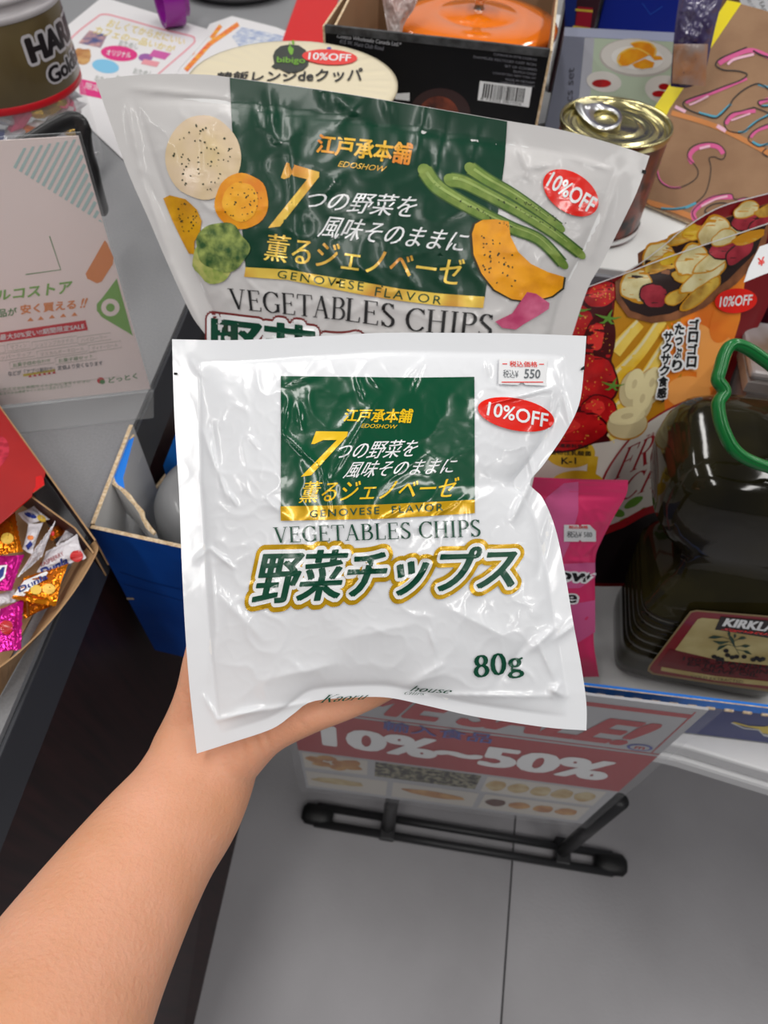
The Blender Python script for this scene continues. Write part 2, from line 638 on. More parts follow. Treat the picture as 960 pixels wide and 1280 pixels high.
class Bag:
    """pouch of film: its flat plane, four outline curves, a swelling front and back, folds"""
    def __init__(s, plane, top, right, bottom, left, height, seal=(0.06, 0.06, 0.06, 0.06), creases=(), nz=(0.0, 60), seed=0, power=0.6, extra=None):
        s.pl, s.H, s.seal, s.cr, s.nz, s.seed, s.power, s.extra = plane, height, seal, creases, nz, seed, power, extra
        s.top, s.right, s.bottom, s.left = [spline(c, 6) for c in (top, right, bottom, left)]
        s.tabs = None

    def tables(s):
        P = s.top + s.right + s.bottom + s.left
        s.x0, s.y0 = int(min(p[0] for p in P)) - 6, int(min(p[1] for p in P)) - 6
        X, Y = range(s.x0, int(max(p[0] for p in P)) + 8), range(s.y0, int(max(p[1] for p in P)) + 8)
        s.tabs = ([lerp_curve(s.left, y, 1) for y in Y], [lerp_curve(s.right, y, 1) for y in Y],
                  [lerp_curve(s.top, x, 0) for x in X], [lerp_curve(s.bottom, x, 0) for x in X])

    def uv(s, x, y):
        if s.tabs is None:
            s.tables()
        TL_, TR_, TT_, TB_ = s.tabs
        fy, fx = y - s.y0, x - s.x0
        j, i = max(0, min(len(TL_) - 2, int(fy))), max(0, min(len(TT_) - 2, int(fx)))
        fy -= j
        fx -= i
        xl, xr = TL_[j] + (TL_[j + 1] - TL_[j]) * fy, TR_[j] + (TR_[j + 1] - TR_[j]) * fy
        yt, yb = TT_[i] + (TT_[i + 1] - TT_[i]) * fx, TB_[i] + (TB_[i + 1] - TB_[i]) * fx
        return (x - xl) / max(xr - xl, 1), (y - yt) / max(yb - yt, 1)

    def bulge(s, x, y):
        u, v = s.uv(x, y)
        l, t, r, b = s.seal
        a = max(0.0, min(1.0, (u - l) / (1 - l - r)))
        c = max(0.0, min(1.0, (v - t) / (1 - t - b)))
        return (math.sin(PI * a) ** s.power) * (math.sin(PI * c) ** s.power)

    def h(s, x, y):
        B = s.bulge(x, y)
        hh = s.H * B
        k = min(1.0, 0.12 + B * 3)
        for x0, y0, x1, y1, w, amp in s.cr:
            m_ = w * 3
            if x < min(x0, x1) - m_ or x > max(x0, x1) + m_ or y < min(y0, y1) - m_ or y > max(y0, y1) + m_:
                continue
            dx, dy = x1 - x0, y1 - y0
            L = math.hypot(dx, dy)
            t = ((x - x0) * dx + (y - y0) * dy) / (L * L)
            if t < -0.3 or t > 1.3:
                continue
            q = max(0.0, min(1.0, t))
            d = math.hypot(x - x0 - dx * q, y - y0 - dy * q)
            if d < w * 3:
                hh += amp * 1.2 * math.exp(-abs(d / (w * 0.85)) ** 1.15) * math.sin(PI * (0.12 + 0.76 * q)) * (1 if B > 0 else 0.6)
        A, sc = s.nz
        if A:
            p = Vector((x / sc, y / sc, s.seed))
            n1 = noise.noise(p)
            n2 = 1 - abs(noise.noise(p * 2.1 + Vector((3, 5, 1)))) * 2
            n3 = 1 - abs(noise.noise(p * 4.7 + Vector((9, 2, 4)))) * 2
            hh += A * k * (n1 * 1.2 + (n2 ** 3 if n2 > 0 else 0) * 0.8 + (n3 ** 4 if n3 > 0 else 0) * 0.25)
        if s.extra:
            hh += s.extra(x, y)
        return hh

    def surf(s, x, y, e=0):
        P = s.pl.at(x, y)
        d = (CAM - P).normalized()
        return P + d * (s.h(x, y) + (EPS * 1.2 * (e + 1.9) if e else 0))

    def build(s, name, m, parent, nx=200, ny=200, back=0.6, mback=None):
        T, B = resample(s.top, nx), resample(s.bottom, nx)
        Lc, R = resample(s.left, ny), resample(s.right, ny)
        V, F, mi = [], [], []
        px = {}
        for j in range(ny + 1):
            v = j / ny
            for i in range(nx + 1):
                u = i / nx
                p = []
                for k in (0, 1):
                    p.append((1 - v) * T[i][k] + v * B[i][k] + (1 - u) * Lc[j][k] + u * R[j][k]
                             - ((1 - u) * (1 - v) * T[0][k] + u * (1 - v) * T[nx][k] + (1 - u) * v * B[0][k] + u * v * B[nx][k]))
                V.append(s.surf(*p))
                px[(i, j)] = p
        idx = lambda i, j: j * (nx + 1) + i
        for j in range(ny):
            for i in range(nx):
                F.append([idx(i, j), idx(i, j + 1), idx(i + 1, j + 1), idx(i + 1, j)])
                mi.append(0)
        # back film on a coarser grid
        n0 = len(V)
        step = 4
        bi, bj = list(range(0, nx + 1, step)), list(range(0, ny + 1, step))
        for j in bj:
            for i in bi:
                x, y = px[(i, j)]
                P = s.pl.at(x, y)
                d = (CAM - P).normalized()
                edge = i in (0, bi[-1]) or j in (0, bj[-1])
                V.append(V[idx(i, j)] - d * (0.0004 if edge else 0.0006 + s.H * back * s.bulge(x, y) + max(0, s.h(x, y)) * 0))
        nb = len(bi)
        q = lambda a, b: n0 + b * nb + a
        for b in range(len(bj) - 1):
            for a in range(nb - 1):
                F.append([q(a, b), q(a + 1, b), q(a + 1, b + 1), q(a, b + 1)])
                mi.append(1)
        return mesh_obj(name, V, F, [m, mback or m], parent, mi, smooth=True)

# ================================================================== THE SETTING
tile_m = [mat('floor_tile_%d' % i, c, 0.38, col2=c2, nscale=2.2, ndetail=8, lo=0.3, hi=0.72, bump=0.0004, bscale=220, spec=0.4)
          for i, (c, c2) in enumerate([(srgb(150, 148, 151), srgb(176, 174, 178)), (srgb(146, 144, 148), srgb(170, 169, 173))])]
grout = mat('tile_joint', srgb(60, 60, 62), 0.8)
bm = bmesh.new()
box_bm(bm, (0.1, 1.0, -0.024), (5.2, 5.6, 0.04))
floor = tag(bm_obj('floor', bm, grout), kind='structure')
tile_me = None
n = 0
for i in range(-4, 4):
    for j in range(-1, 4):
        o = box('tile', (0, 0, 0), (0.597, 1.197, 0.004), tile_m[0], floor, bevel=0.0008) if n == 0 else None
        if o is None:
            o = tile0.copy()
            COL.objects.link(o)
        else:
            tile0 = o
        o.location = (0.249 + 0.6 * i + 0.3, -0.45 + 1.2 * j + 0.6, -0.002)
        n += 1
wallm = mat('painted_wall', srgb(205, 205, 205), 0.8, bump=0.0005, bscale=90)
tag(box('wall_back', (0.1, 3.3, 1.4), (5.2, 0.08, 2.88), wallm), kind='structure')

# left counter: grey laminate slab on a dark wood body
grey_lam = mat('grey_laminate', srgb(134, 135, 138), 0.42, col2=srgb(142, 143, 146), nscale=400, bump=0.00005, bscale=900)
band_m = mat('dark_edge_band', srgb(62, 64, 70), 0.5)
brown = mat('dark_brown_wood', srgb(50, 25, 26), 0.42, col2=srgb(28, 13, 15), nscale=9, ndetail=6, stretch=(14, 14, 0.7), lo=0.35, hi=0.7)
counter = thing('counter', 'grey laminate counter with dark edge band and dark brown wood front, on the left', 'counter', (-1.0, 0.8, 0))
A0, A1 = Vector((-0.280, -0.2, 0)), Vector((-0.533, 2.25, 0))
ct = [(A0.x, A0.y), (A1.x, A1.y), (-1.9, 2.25), (-1.9, -0.2)]


def prism(name, poly, z0, z1, m, parent, bevel=0.0):
    bm = bmesh.new()
    a = [bm.verts.new((x, y, z0)) for x, y in poly]
    b = [bm.verts.new((x, y, z1)) for x, y in poly]
    k = len(poly)
    bm.faces.new(list(reversed(a)))
    bm.faces.new(b)
    for i in range(k):
        bm.faces.new([a[i], a[(i + 1) % k], b[(i + 1) % k], b[i]])
    bmesh.ops.recalc_face_normals(bm, faces=bm.faces)
    if bevel:
        bmesh.ops.bevel(bm, geom=bm.edges[:], offset=bevel, segments=2, affect='EDGES', profile=0.5)
    return bm_obj(name, bm, m, parent)


prism('worktop', [(x - (0.004 if x > -1 else 0), y) for x, y in ct], 0.944, 0.95, grey_lam, counter)
prism('edge_band', ct, 0.884, 0.944, band_m, counter, 0.0015)
bm = bmesh.new()
pts = [(-0.300, -0.19), (-0.545, 2.2), (-1.88, 2.2), (-1.88, -0.19)]
ptb = [(-0.270, -0.19), (-0.44, 2.2), (-1.88, 2.2), (-1.88, -0.19)]
a = [bm.verts.new((x, y, 0.0)) for x, y in ptb]
b = [bm.verts.new((x, y, 0.884)) for x, y in pts]
bm.faces.new(list(reversed(a))); bm.faces.new(b)
for i in range(4):
    bm.faces.new([a[i], a[(i + 1) % 4], b[(i + 1) % 4], b[i]])
bmesh.ops.recalc_face_normals(bm, faces=bm.faces)
bm_obj('wood_front', bm, brown, counter)

# right sales table
tab_w = mat('white_table_enamel', srgb(214, 214, 216), 0.35)
leg_w = mat('white_table_leg', srgb(205, 205, 207), 0.4)
table = thing('sales_table', 'white sales table with a lipped front edge behind the sale sign', 'table', (0.45, 0.9, 0))
TA, TB = PZ(860, 935, 0.70), PZ(960, 965, 0.70)
td = (TB - TA).normalized()
T0 = Vector((-0.292, 0.336, 0.70))
T1 = TA + td * ((1.25 - TA.x) / td.x)
prism('table_top', [(T0.x, T0.y), (TA.x, TA.y), (T1.x, T1.y), (1.3, 1.7), (-0.28, 1.7)], 0.672, 0.70, tab_w, table, 0.004)
prism('table_lip', [(T0.x, T0.y - 0.004), (TA.x, TA.y - 0.004), (T1.x, T1.y - 0.010), (T1.x, T1.y + 0.03), (TA.x, TA.y + 0.03), (T0.x, T0.y + 0.03)], 0.640, 0.668, tab_w, table, 0.006)
for x, y in ((-0.10, 0.41), (1.15, 0.35), (-0.24, 1.6), (1.2, 1.6)):
    tube('leg', [(x, y, 0.0), (x, y, 0.66)], 0.022, leg_w, table, 20)

# riser standing on the table behind the cartons
riser = thing('display_riser', 'white display riser carrying the can, black carton and cardboard sign', 'riser', (0.3, 1.1, 0.70))
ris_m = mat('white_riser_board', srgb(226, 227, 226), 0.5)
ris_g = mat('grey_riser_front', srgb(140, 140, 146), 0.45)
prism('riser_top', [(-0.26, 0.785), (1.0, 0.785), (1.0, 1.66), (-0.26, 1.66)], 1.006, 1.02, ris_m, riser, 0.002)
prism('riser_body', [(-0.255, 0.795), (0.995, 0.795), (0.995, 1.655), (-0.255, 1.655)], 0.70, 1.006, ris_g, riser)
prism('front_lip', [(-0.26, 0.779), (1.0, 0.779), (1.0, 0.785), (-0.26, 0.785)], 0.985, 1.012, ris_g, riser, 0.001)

# ================================================================== THE HELD BAG
film_w = mat('white_glossy_film', (0.765, 0.78, 0.81), 0.25, bump=0.00008, bscale=60, coat=0.45)
film_b = mat('white_film_back', (0.80, 0.80, 0.80), 0.3)
gr_ink = mat('green_ink', srgb(0, 74, 46), 0.22, coat=0.45, bump=0.00008, bscale=60)
gr_txt = mat('green_text_ink', srgb(0, 70, 48), 0.3, coat=0.3)
gold_ink = mat('gold_ink', srgb(205, 160, 10), 0.25, metal=0.35, coat=0.5)
gold_txt = mat('gold_text_ink', srgb(245, 200, 25), 0.25, metal=0.1, coat=0.3)
wh_ink = mat('white_ink', (0.86, 0.87, 0.88), 0.25, coat=0.4)
red_st = mat('red_sticker', srgb(232, 30, 12), 0.22, coat=0.6)
st_paper = mat('sticker_paper', srgb(225, 226, 228), 0.6)
red_txt = mat('red_text_ink', srgb(225, 50, 40), 0.5)
grey_txt = mat('grey_text_ink', srgb(95, 100, 105), 0.5)
black_ink = mat('black_ink', srgb(22, 22, 24), 0.45)
notch_m = mat('notch_shadow', srgb(30, 30, 30), 0.8)

pl_bag = Plane(D(215, 424, 0.357), D(733, 420, 0.357), D(480, 930, 0.372))
cr = [
    # x0 y0 x1 y1 width height
    (352, 540, 402, 585, 3.2, 0.0016), (402, 585, 412, 640, 3.0, 0.0016), (412, 600, 470, 500, 4.0, 0.0012),
    (360, 500, 352, 545, 4.0, 0.0014), (352, 480, 395, 470, 4.0, 0.0012), (372, 505, 378, 535, 3.0, 0.0012),
    (445, 470, 455, 500, 3.0, 0.0014), (460, 470, 478, 485, 4.0, 0.0012), (505, 475, 530, 450, 4.0, 0.0012), (515, 490, 532, 450, 2.5, 0.0010),
    (255, 540, 285, 625, 5.0, 0.0016), (265, 530, 275, 610, 4.0, -0.0014), (285, 615, 296, 632, 3.0, 0.0012),
    (245, 700, 262, 685, 3.0, 0.0014), (262, 685, 292, 710, 3.0, 0.0014), (264, 700, 270, 790, 4.0, 0.0014), (270, 790, 262, 850, 4.0, 0.0012),
    (272, 900, 330, 885, 4.0, 0.0022), (272, 900, 255, 870, 3.0, 0.0016), (300, 893, 385, 878, 4.0, 0.0014),
    (664, 600, 640, 650, 5.0, 0.0026), (690, 640, 672, 720, 6.0, -0.0016), (660, 560, 668, 602, 4.0, 0.0016), (700, 560, 672, 590, 5.0, 0.0018),
    (700, 780, 660, 815, 6.0, 0.0022), (725, 775, 692, 800, 4.0, 0.0018), (660, 800, 625, 850, 9.0, -0.0020), (672, 802, 694, 850, 5.0, 0.0018),
    (690, 862, 705, 870, 5.0, 0.0024), (520, 868, 690, 870, 4.0, 0.0016), (690, 868, 700, 855, 4.0, 0.0020), (520, 850, 555, 830, 6.0, 0.0014),
    (535, 785, 545, 815, 3.0, 0.0008), (440, 690, 480, 720, 4.0, 0.0013), (455, 705, 435, 740, 3.0, 0.0012), (500, 735, 540, 705, 3.0, 0.0012),
    (520, 700, 560, 690, 3.0, 0.0010), (460, 660, 510, 630, 4.0, 0.0012), (580, 620, 520, 660, 3.5, 0.0013), (470, 610, 530, 570, 5.0, 0.0010),
    (610, 505, 690, 485, 4.0, 0.0016), (612, 470, 608, 450, 3.0, 0.0012), (240, 450, 252, 470, 4.0, 0.0012), (700, 470, 715, 540, 7.0, 0.0020),
    (690, 500, 680, 560, 8.0, -0.0020), (310, 545, 322, 560, 3.0, 0.0008), (330, 620, 350, 640, 6.0, 0.0010), (270, 740, 330, 800, 14.0, 0.0014),
    (420, 800, 520, 780, 16.0, 0.0012), (560, 760, 640, 800, 14.0, 0.0016), (330, 850, 420, 830, 12.0, 0.0014), (560, 840, 500, 860, 8.0, 0.0014),
]
bag_h = Bag(pl_bag,
            [(215, 424), (300, 425), (420, 419), (480, 416), (560, 416), (650, 417), (733, 420)],
            [(733, 420), (730, 460), (724, 505), (706, 542), (680, 580), (662, 604), (678, 622), (694, 660), (706, 715), (716, 775), (727, 835), (733, 880), (733, 913)],
            [(246, 942), (290, 928), (340, 911), (366, 893), (390, 877), (440, 872), (485, 872), (533, 882), (590, 895), (640, 903), (690, 910), (733, 913)],
            [(215, 424), (218, 520), (224, 620), (227, 700), (231, 780), (237, 860), (246, 942)],
            0.0165, seal=(0.065, 0.055, 0.05, 0.035), creases=cr, nz=(0.00055, 80), seed=3, power=0.55)
held = thing('snack_bag', 'white vegetable chips bag with green square panel, held up in the hand', 'snack bag', pl_bag.at(480, 650))
bag_h.build('pouch', film_w, held, 236, 224, 0.55, film_b)
pr = Print(bag_h.surf, 3)
pr.poly([(351, 470), (440, 471), (520, 472), (593, 471), (593.5, 600), (593.6, 625), (480, 631), (351, 634)], gr_ink, 1)
pr.poly([(350.5, 633), (480, 630.5), (593.6, 624.6), (593.6, 641.5), (480, 648.5), (351, 651)], gold_ink, 2)
pr.build('green_panel', held)
pr = Print(bag_h.surf, 5)
pr.text(glyphs('江戸承本舗', shear=0.15, offset=0.02, fat=0.02), [(431, 511), (517, 511), (516, 529), (429, 527)], [(gold_txt, 0, 2)])
pr.text(glyphs('EDOSHOW', shear=0.2), [(452, 529.5), (497, 531), (496, 536), (451, 534.5)], [(gold_txt, 0, 2)])
seven = [(395, 539), (435, 539.5), (434, 545), (389, 594), (376, 596), (421, 550), (404, 550), (393, 555), (389, 555)]
pr.poly(seven, gold_txt, 2)
pr.text(glyphs('つの野菜を', shear=0.3, fat=0.018), [(426, 552), (525, 549), (519, 571), (420, 575)], [(wh_ink, 0, 2)])
pr.text(glyphs('風味そのままに', shear=0.3, fat=0.018), [(435, 577), (573, 572), (568, 592), (428, 598)], [(wh_ink, 0, 2)])
pr.text(glyphs('薫るジェノベーゼ', shear=0.2, fat=0.03), [(377, 602), (575, 596), (570, 622), (373, 629)], [(gold_txt, 0, 2)])
pr.text(glyphs('GENOVESE  FLAVOR', offset=0.01, spacing=1.25), [(387, 638), (554, 629), (554, 638.5), (387, 647)], [(gr_txt, 0, 3)])
pr.text(serif('VEGETABLES CHIPS'), [(341, 659), (600, 649), (601, 671), (342, 679)], [(gr_txt, 0, 2)])
yasai = glyphs('野菜チップス', shear=0.14, fat=0.05)
pr.build('lettering', held)
pr = Print(bag_h.surf, 7)
pr.text(yasai, [(322, 690), (648, 682), (642, 736), (315, 755)], [(gold_ink, 0.175, 1), (wh_ink, 0.085, 2), (gr_txt, 0.012, 3)])
pr.build('title_lettering', held)
pr = Print(bag_h.surf, 5)
pr.text(serif('80g'), [(592, 820), (653, 814), (655, 846), (593, 854)], [(gr_txt, 0.02, 2)])
pr.text(serif('Kaoru', shear=0.25), [(405, 869), (463, 866), (457, 874), (399, 879)], [(gr_txt, 0, 2)])
pr.text(serif('house', shear=0.25), [(516, 857), (567, 861), (563, 867), (512, 864)], [(gr_txt, 0, 2)])
pr.text(serif('chips'.upper(), shear=0.2), [(507, 864.5), (532, 866.5), (530, 869), (505, 868)], [(gr_txt, 0, 2)])
pr.build('lettering', held)
pr = Print(bag_h.surf, 5)
pr.poly([(624, 448), (684, 449), (683, 482), (657, 481), (652, 477), (648, 481), (623, 480)], st_paper, 4)
pr.text(glyphs('税込価格', offset=0.01), [(637, 451), (672, 452), (672, 459), (637, 458.5)], [(red_txt, 0, 5)])
pr.rect(628, 454.2, 634, 455.4, red_txt, 5); pr.rect(674, 454.6, 680, 455.8, red_txt, 5)
pr.text(glyphs('税込¥'), [(629, 462), (648, 462), (648, 473), (629, 472)], [(grey_txt, 0, 5)])
pr.text(glyphs('550', offset=0.015), [(656, 461), (676, 462), (675, 473), (655, 473)], [(grey_txt, 0, 5)])
pr.rect(627, 477, 679, 478.2, red_txt, 5)
pr.build('price_sticker', held, 'white price sticker reading 550')
pr = Print(bag_h.surf, 5)
pr.ellipse(645, 518, 48.5, 20, red_st, 4, rot=11, n=40)
pr.text(glyphs('10%OFF', offset=0.018), [(611, 502), (686, 517), (684, 535), (608, 519)], [(wh_ink, 0, 5)])
pr.build('discount_sticker', held, 'red oval 10%OFF sticker')
pr = Print(bag_h.surf)
pr.poly([(217.4, 465.5), (221.5, 465.8), (222, 467.5), (221, 468.8), (217.4, 468.6)], notch_m, 2)
pr.build('tear_notch', held)
pr = Print(bag_h.surf)
pr.poly([(731, 457), (726.5, 460), (725.5, 463), (728, 462.5), (731, 462)], notch_m, 2)
pr.build('tear_notch', held)

# ================================================================== THE LARGE BAG BEHIND
pl_b2 = Plane(D(120, 100, 0.535), D(812, 195, 0.520), D(440, 600, 0.645))
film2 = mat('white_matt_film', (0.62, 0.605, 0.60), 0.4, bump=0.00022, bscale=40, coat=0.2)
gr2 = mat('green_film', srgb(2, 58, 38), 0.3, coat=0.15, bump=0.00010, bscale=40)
gold_g = mat('gold_shaded_ink', srgb(190, 95, 25), 0.3, metal=0.2, col2=srgb(245, 210, 90), nscale=26, ndetail=1, lo=0.3, hi=0.6, coat=0.3)
or_txt = mat('orange_ink', srgb(225, 110, 40), 0.3, col2=srgb(240, 190, 60), nscale=20, lo=0.4, hi=0.6)
dk_red = mat('dark_red_ink', srgb(120, 40, 40), 0.4)
bk_txt = mat('black_serif_ink', srgb(30, 30, 32), 0.4)
big = thing('snack_bag', 'larger vegetable chips bag with printed vegetables, standing behind the held bag', 'snack bag', pl_b2.at(450, 600))
cr2 = [
    (165, 110, 285, 122, 5, 0.0025), (160, 130, 175, 210, 6, 0.003), (175, 210, 215, 330, 6, 0.003), (215, 330, 262, 430, 6, 0.003), (180, 220, 200, 260, 4, -0.002),
    (335, 115, 345, 175, 6, 0.003), (345, 175, 355, 180, 4, 0.002), (400, 110, 410, 135, 4, 0.002), (420, 120, 455, 150, 6, 0.003), (455, 125, 420, 160, 4, 0.002),
    (360, 130, 372, 340, 7, 0.002), (430, 215, 400, 245, 5, 0.002), (535, 120, 520, 200, 9, 0.003), (560, 150, 540, 240, 9, -0.002),
    (645, 175, 660, 215, 6, 0.003), (660, 210, 690, 205, 6, 0.002), (770, 225, 740, 320, 8, 0.003), (760, 210, 700, 190, 5, 0.002),
    (500, 330, 520, 360, 5, 0.0015), (255, 160, 262, 230, 3, 0.0015), (270, 195, 268, 220, 3, 0.0012), (230, 300, 250, 350, 6, 0.002),
    (320, 130, 325, 160, 4, 0.002), (480, 120, 490, 150, 5, 0.002), (600, 160, 590, 200, 8, 0.002), (445, 330, 470, 350, 6, 0.0015),
]
bag2 = Bag(pl_b2,
           [(119, 100), (180, 93), (250, 93), (290, 97), (400, 112), (500, 128), (634, 151), (700, 162), (760, 178), (812, 195)],
           [(812, 195), (796, 240), (772, 290), (752, 330), (735, 360), (715, 420), (690, 500), (640, 718)],
           [(300, 716), (400, 720), (520, 722), (640, 718)],
           [(119, 100), (135, 145), (160, 215), (185, 272), (212, 335), (240, 395), (262, 430), (285, 520), (300, 716)],
           0.026, seal=(0.06, 0.055, 0.06, 0.03), creases=cr2, nz=(0.0013, 80), seed=8, power=0.55)
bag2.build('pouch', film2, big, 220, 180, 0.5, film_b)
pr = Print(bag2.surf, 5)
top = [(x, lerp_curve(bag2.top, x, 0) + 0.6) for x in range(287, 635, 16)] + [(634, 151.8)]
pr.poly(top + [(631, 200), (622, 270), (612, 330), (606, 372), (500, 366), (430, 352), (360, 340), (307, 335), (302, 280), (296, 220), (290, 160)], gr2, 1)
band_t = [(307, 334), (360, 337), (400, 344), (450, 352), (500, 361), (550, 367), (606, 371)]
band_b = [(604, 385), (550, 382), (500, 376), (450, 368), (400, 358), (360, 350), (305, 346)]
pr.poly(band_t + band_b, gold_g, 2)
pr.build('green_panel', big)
pr = Print(bag2.surf, 8)
pr.text(glyphs('江戸承本舗', shear=0.1, offset=0.025, fat=0.02), [(397, 167), (517, 179), (514, 207), (395, 191)], [(or_txt, 0, 2)])
pr.text(glyphs('EDOSHOW', shear=0.2, offset=0.01), [(424, 201), (484, 208), (482, 215), (422, 208)], [(gold_g, 0, 2)])
pr.poly([(358, 203), (399, 215), (399, 221), (350, 283), (335, 285), (384, 224), (367, 220), (355, 224), (351, 222)], gold_g, 2)
pr.text(glyphs('つの野菜を', shear=0.3, fat=0.02), [(388, 236), (524, 245), (518, 273), (381, 261)], [(wh_ink, 0, 2)])
pr.text(glyphs('風味そのままに', shear=0.3, fat=0.02), [(403, 268), (588, 290), (581, 317), (396, 296)], [(wh_ink, 0, 2)])
pr.text(glyphs('薫るジェノベーゼ', shear=0.1, fat=0.03), [(333, 291), (582, 324), (577, 359), (329, 325)], [(gold_g, 0, 2)])
for txt, q in (('GENOVESE', [(348, 337.5), (455, 353), (454, 364), (346, 347)]), ('FLAVOR', [(470, 358.5), (553, 370.5), (551, 381), (468, 370)])):
    pr.text(glyphs(txt, spacing=1.3), q, [(gr_txt, 0, 3)])
pr.text(serif('VEGETAB'), [(284, 360), (433, 372), (431, 401), (288, 386)], [(bk_txt, 0, 2)])
pr.text(serif('LES'), [(433, 372), (494, 380), (493, 410), (431, 401)], [(bk_txt, 0, 2)])
pr.text(serif('CHIPS'), [(508, 384), (618, 393), (614, 423), (506, 413)], [(bk_txt, 0, 2)])
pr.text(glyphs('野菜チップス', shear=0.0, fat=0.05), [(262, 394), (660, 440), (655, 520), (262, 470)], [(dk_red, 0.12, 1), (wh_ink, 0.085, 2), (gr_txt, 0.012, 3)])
pr.build('lettering', big)

chip_m = mat('printed_pale_chip', srgb(214, 190, 140), 0.4, col2=srgb(228, 205, 180), nscale=25, lo=0.35, hi=0.7, coat=0.2)
car_m = mat('printed_carrot', srgb(238, 160, 20), 0.4, col2=srgb(225, 130, 10), nscale=60)
car_i = mat('printed_carrot_heart', srgb(245, 180, 40), 0.4, col2=srgb(235, 160, 20), nscale=80)
swt_m = mat('printed_sweet_potato', srgb(218, 160, 10), 0.4, col2=srgb(190, 130, 15), nscale=50)
broc_m = mat('printed_broccoli', srgb(40, 80, 35), 0.5, col2=srgb(165, 180, 95), nscale=110, ndetail=6, lo=0.35, hi=0.68)
broc_s = mat('printed_broccoli_stalk', srgb(190, 190, 110), 0.5, col2=srgb(120, 150, 60), nscale=90)
bean_m = mat('printed_green_bean', srgb(92, 125, 42), 0.5, col2=srgb(135, 155, 72), nscale=90, lo=0.3, hi=0.7)
bean_l = mat('printed_bean_light', srgb(150, 172, 92), 0.5)
bean_d = mat('printed_bean_edge', srgb(60, 95, 35), 0.5)
pump_m = mat('printed_pumpkin', srgb(245, 165, 10), 0.4, col2=srgb(215, 135, 15), nscale=70, lo=0.4, hi=0.8)
pump_s = mat('printed_pumpkin_skin', srgb(50, 50, 30), 0.5)
rad_m = mat('printed_radish', srgb(185, 60, 105), 0.4, col2=srgb(215, 110, 145), nscale=50)
speck = mat('printed_herb_speck', srgb(45, 55, 30), 0.5)
pr = Print(bag2.surf, 6)
pr.ellipse(254, 197, 47, 53, chip_m, 2, rot=-8, irr=0.03, seed=1, n=40)
pr.specks(254, 197, 42, 48, 60, 1.3, speck, 3, seed=2)
pr.build('printed_pale_chip', big)
pr = Print(bag2.surf, 6)
pr.ellipse(302, 252, 33.5, 35, car_m, 3, irr=0.03, seed=3, n=36)
pr.ellipse(301, 252, 23, 24, car_i, 4, n=24, irr=0.05)
pr.specks(302, 252, 28, 28, 34, 1.1, speck, 5, seed=4)
pr.build('printed_carrot', big)
pr = Print(bag2.surf, 6)
pr.poly([(204, 248), (212, 244), (232, 249), (246, 262), (252, 276), (250, 290), (243, 302), (243, 318), (236, 317), (227, 300), (215, 275)], swt_m, 2)
pr.specks(232, 272, 16, 20, 26, 1.1, speck, 3, seed=5)
pr.build('printed_sweet_potato', big)
pr = Print(bag2.surf, 6)
pr.ellipse(268, 325, 26, 28, broc_s, 3, irr=0.08, seed=6)
pr.ellipse(278, 309, 33, 30, broc_m, 4, rot=20, irr=0.09, seed=7, n=36)
pr.build('printed_broccoli', big)
for a, b, w in ((((531, 213), (545, 232), (570, 249), (605, 268), (640, 285), (675, 300), (703, 329)), None, 19),
                (((563, 225), (580, 228), (610, 243), (650, 265), (690, 290), (725, 317)), None, 18),
                (((588, 210), (610, 225), (640, 242), (670, 262), (700, 284)), None, 16)):
    sp = spline(a, 6)
    pr = Print(bag2.surf, 6)
    pr.line(sp, w + 2, bean_d, 2, w1=w * 0.75)
    pr.line(sp, w - 1, bean_m, 3, w1=w * 0.5)
    pr.ellipse(sp[0][0], sp[0][1], w * .5, w * .42, bean_m, 3, rot=35, n=14)
    pr.ellipse(sp[-1][0], sp[-1][1], w * .5, w * .28, bean_m, 3, rot=45, n=14)
    pr.line([(x - 1, y - w * .16) for x, y in sp[2:-3]], w * .22, bean_l, 3.5, w1=1)
    pr.specks(a[3][0] + 8, a[3][1] + 3, 48, 2.6, 20, 1.0, speck, 4, rot=28, seed=int(a[0][0]))
    pr.build('printed_green_bean', big)
pr = Print(bag2.surf, 6)
ps = [(603, 275), (620, 274), (636, 277), (638, 295), (648, 315), (664, 330), (685, 340), (705, 346), (703, 360), (690, 370), (665, 377), (640, 374), (618, 362), (602, 342), (592, 318), (590, 292), (594, 280)]
pr.poly([(x + (x - 655) * 0.05, y + (y - 315) * 0.03) for x, y in ps], pump_s, 2)
pr.poly(ps, pump_m, 4)
pr.specks(622, 325, 22, 42, 40, 1.3, speck, 5, rot=-25, seed=9)
pr.build('printed_pumpkin', big)
pr = Print(bag2.surf, 6)
pr.poly([(659, 365), (670, 367), (687, 379), (686, 386), (674, 394), (655, 405), (645, 412), (628, 410), (619, 402), (640, 392), (650, 378)], rad_m, 5)
pr.build('printed_radish', big)
pr = Print(bag2.surf, 6)
pr.ellipse(713.5, 241, 38.5, 24.5, red_st, 4, rot=34, n=40)
pr.text(glyphs('10%OFF', offset=0.022), [(692, 214), (748, 249), (738, 268), (682, 232)], [(wh_ink, 0, 5)])
pr.build('discount_sticker', big, 'red oval 10%OFF sticker')
pr = Print(bag2.surf)
pr.poly([(808, 213), (803, 212), (802, 216), (807, 218)], notch_m, 2)
pr.build('tear_notch', big)

# ================================================================== FOREARM AND HAND
skin = mat('skin', srgb(212, 152, 116), 0.5, col2=srgb(224, 165, 136), nscale=22, ndetail=5, lo=0.3, hi=0.7, sss=0.35, bump=0.0005, bscale=420, spec=0.35)
skin.node_tree.nodes['Principled BSDF'].inputs['Subsurface Radius'].default_value = (1.0, 0.4, 0.25)
nail = mat('finger_nail', srgb(232, 180, 165), 0.25, coat=0.4)


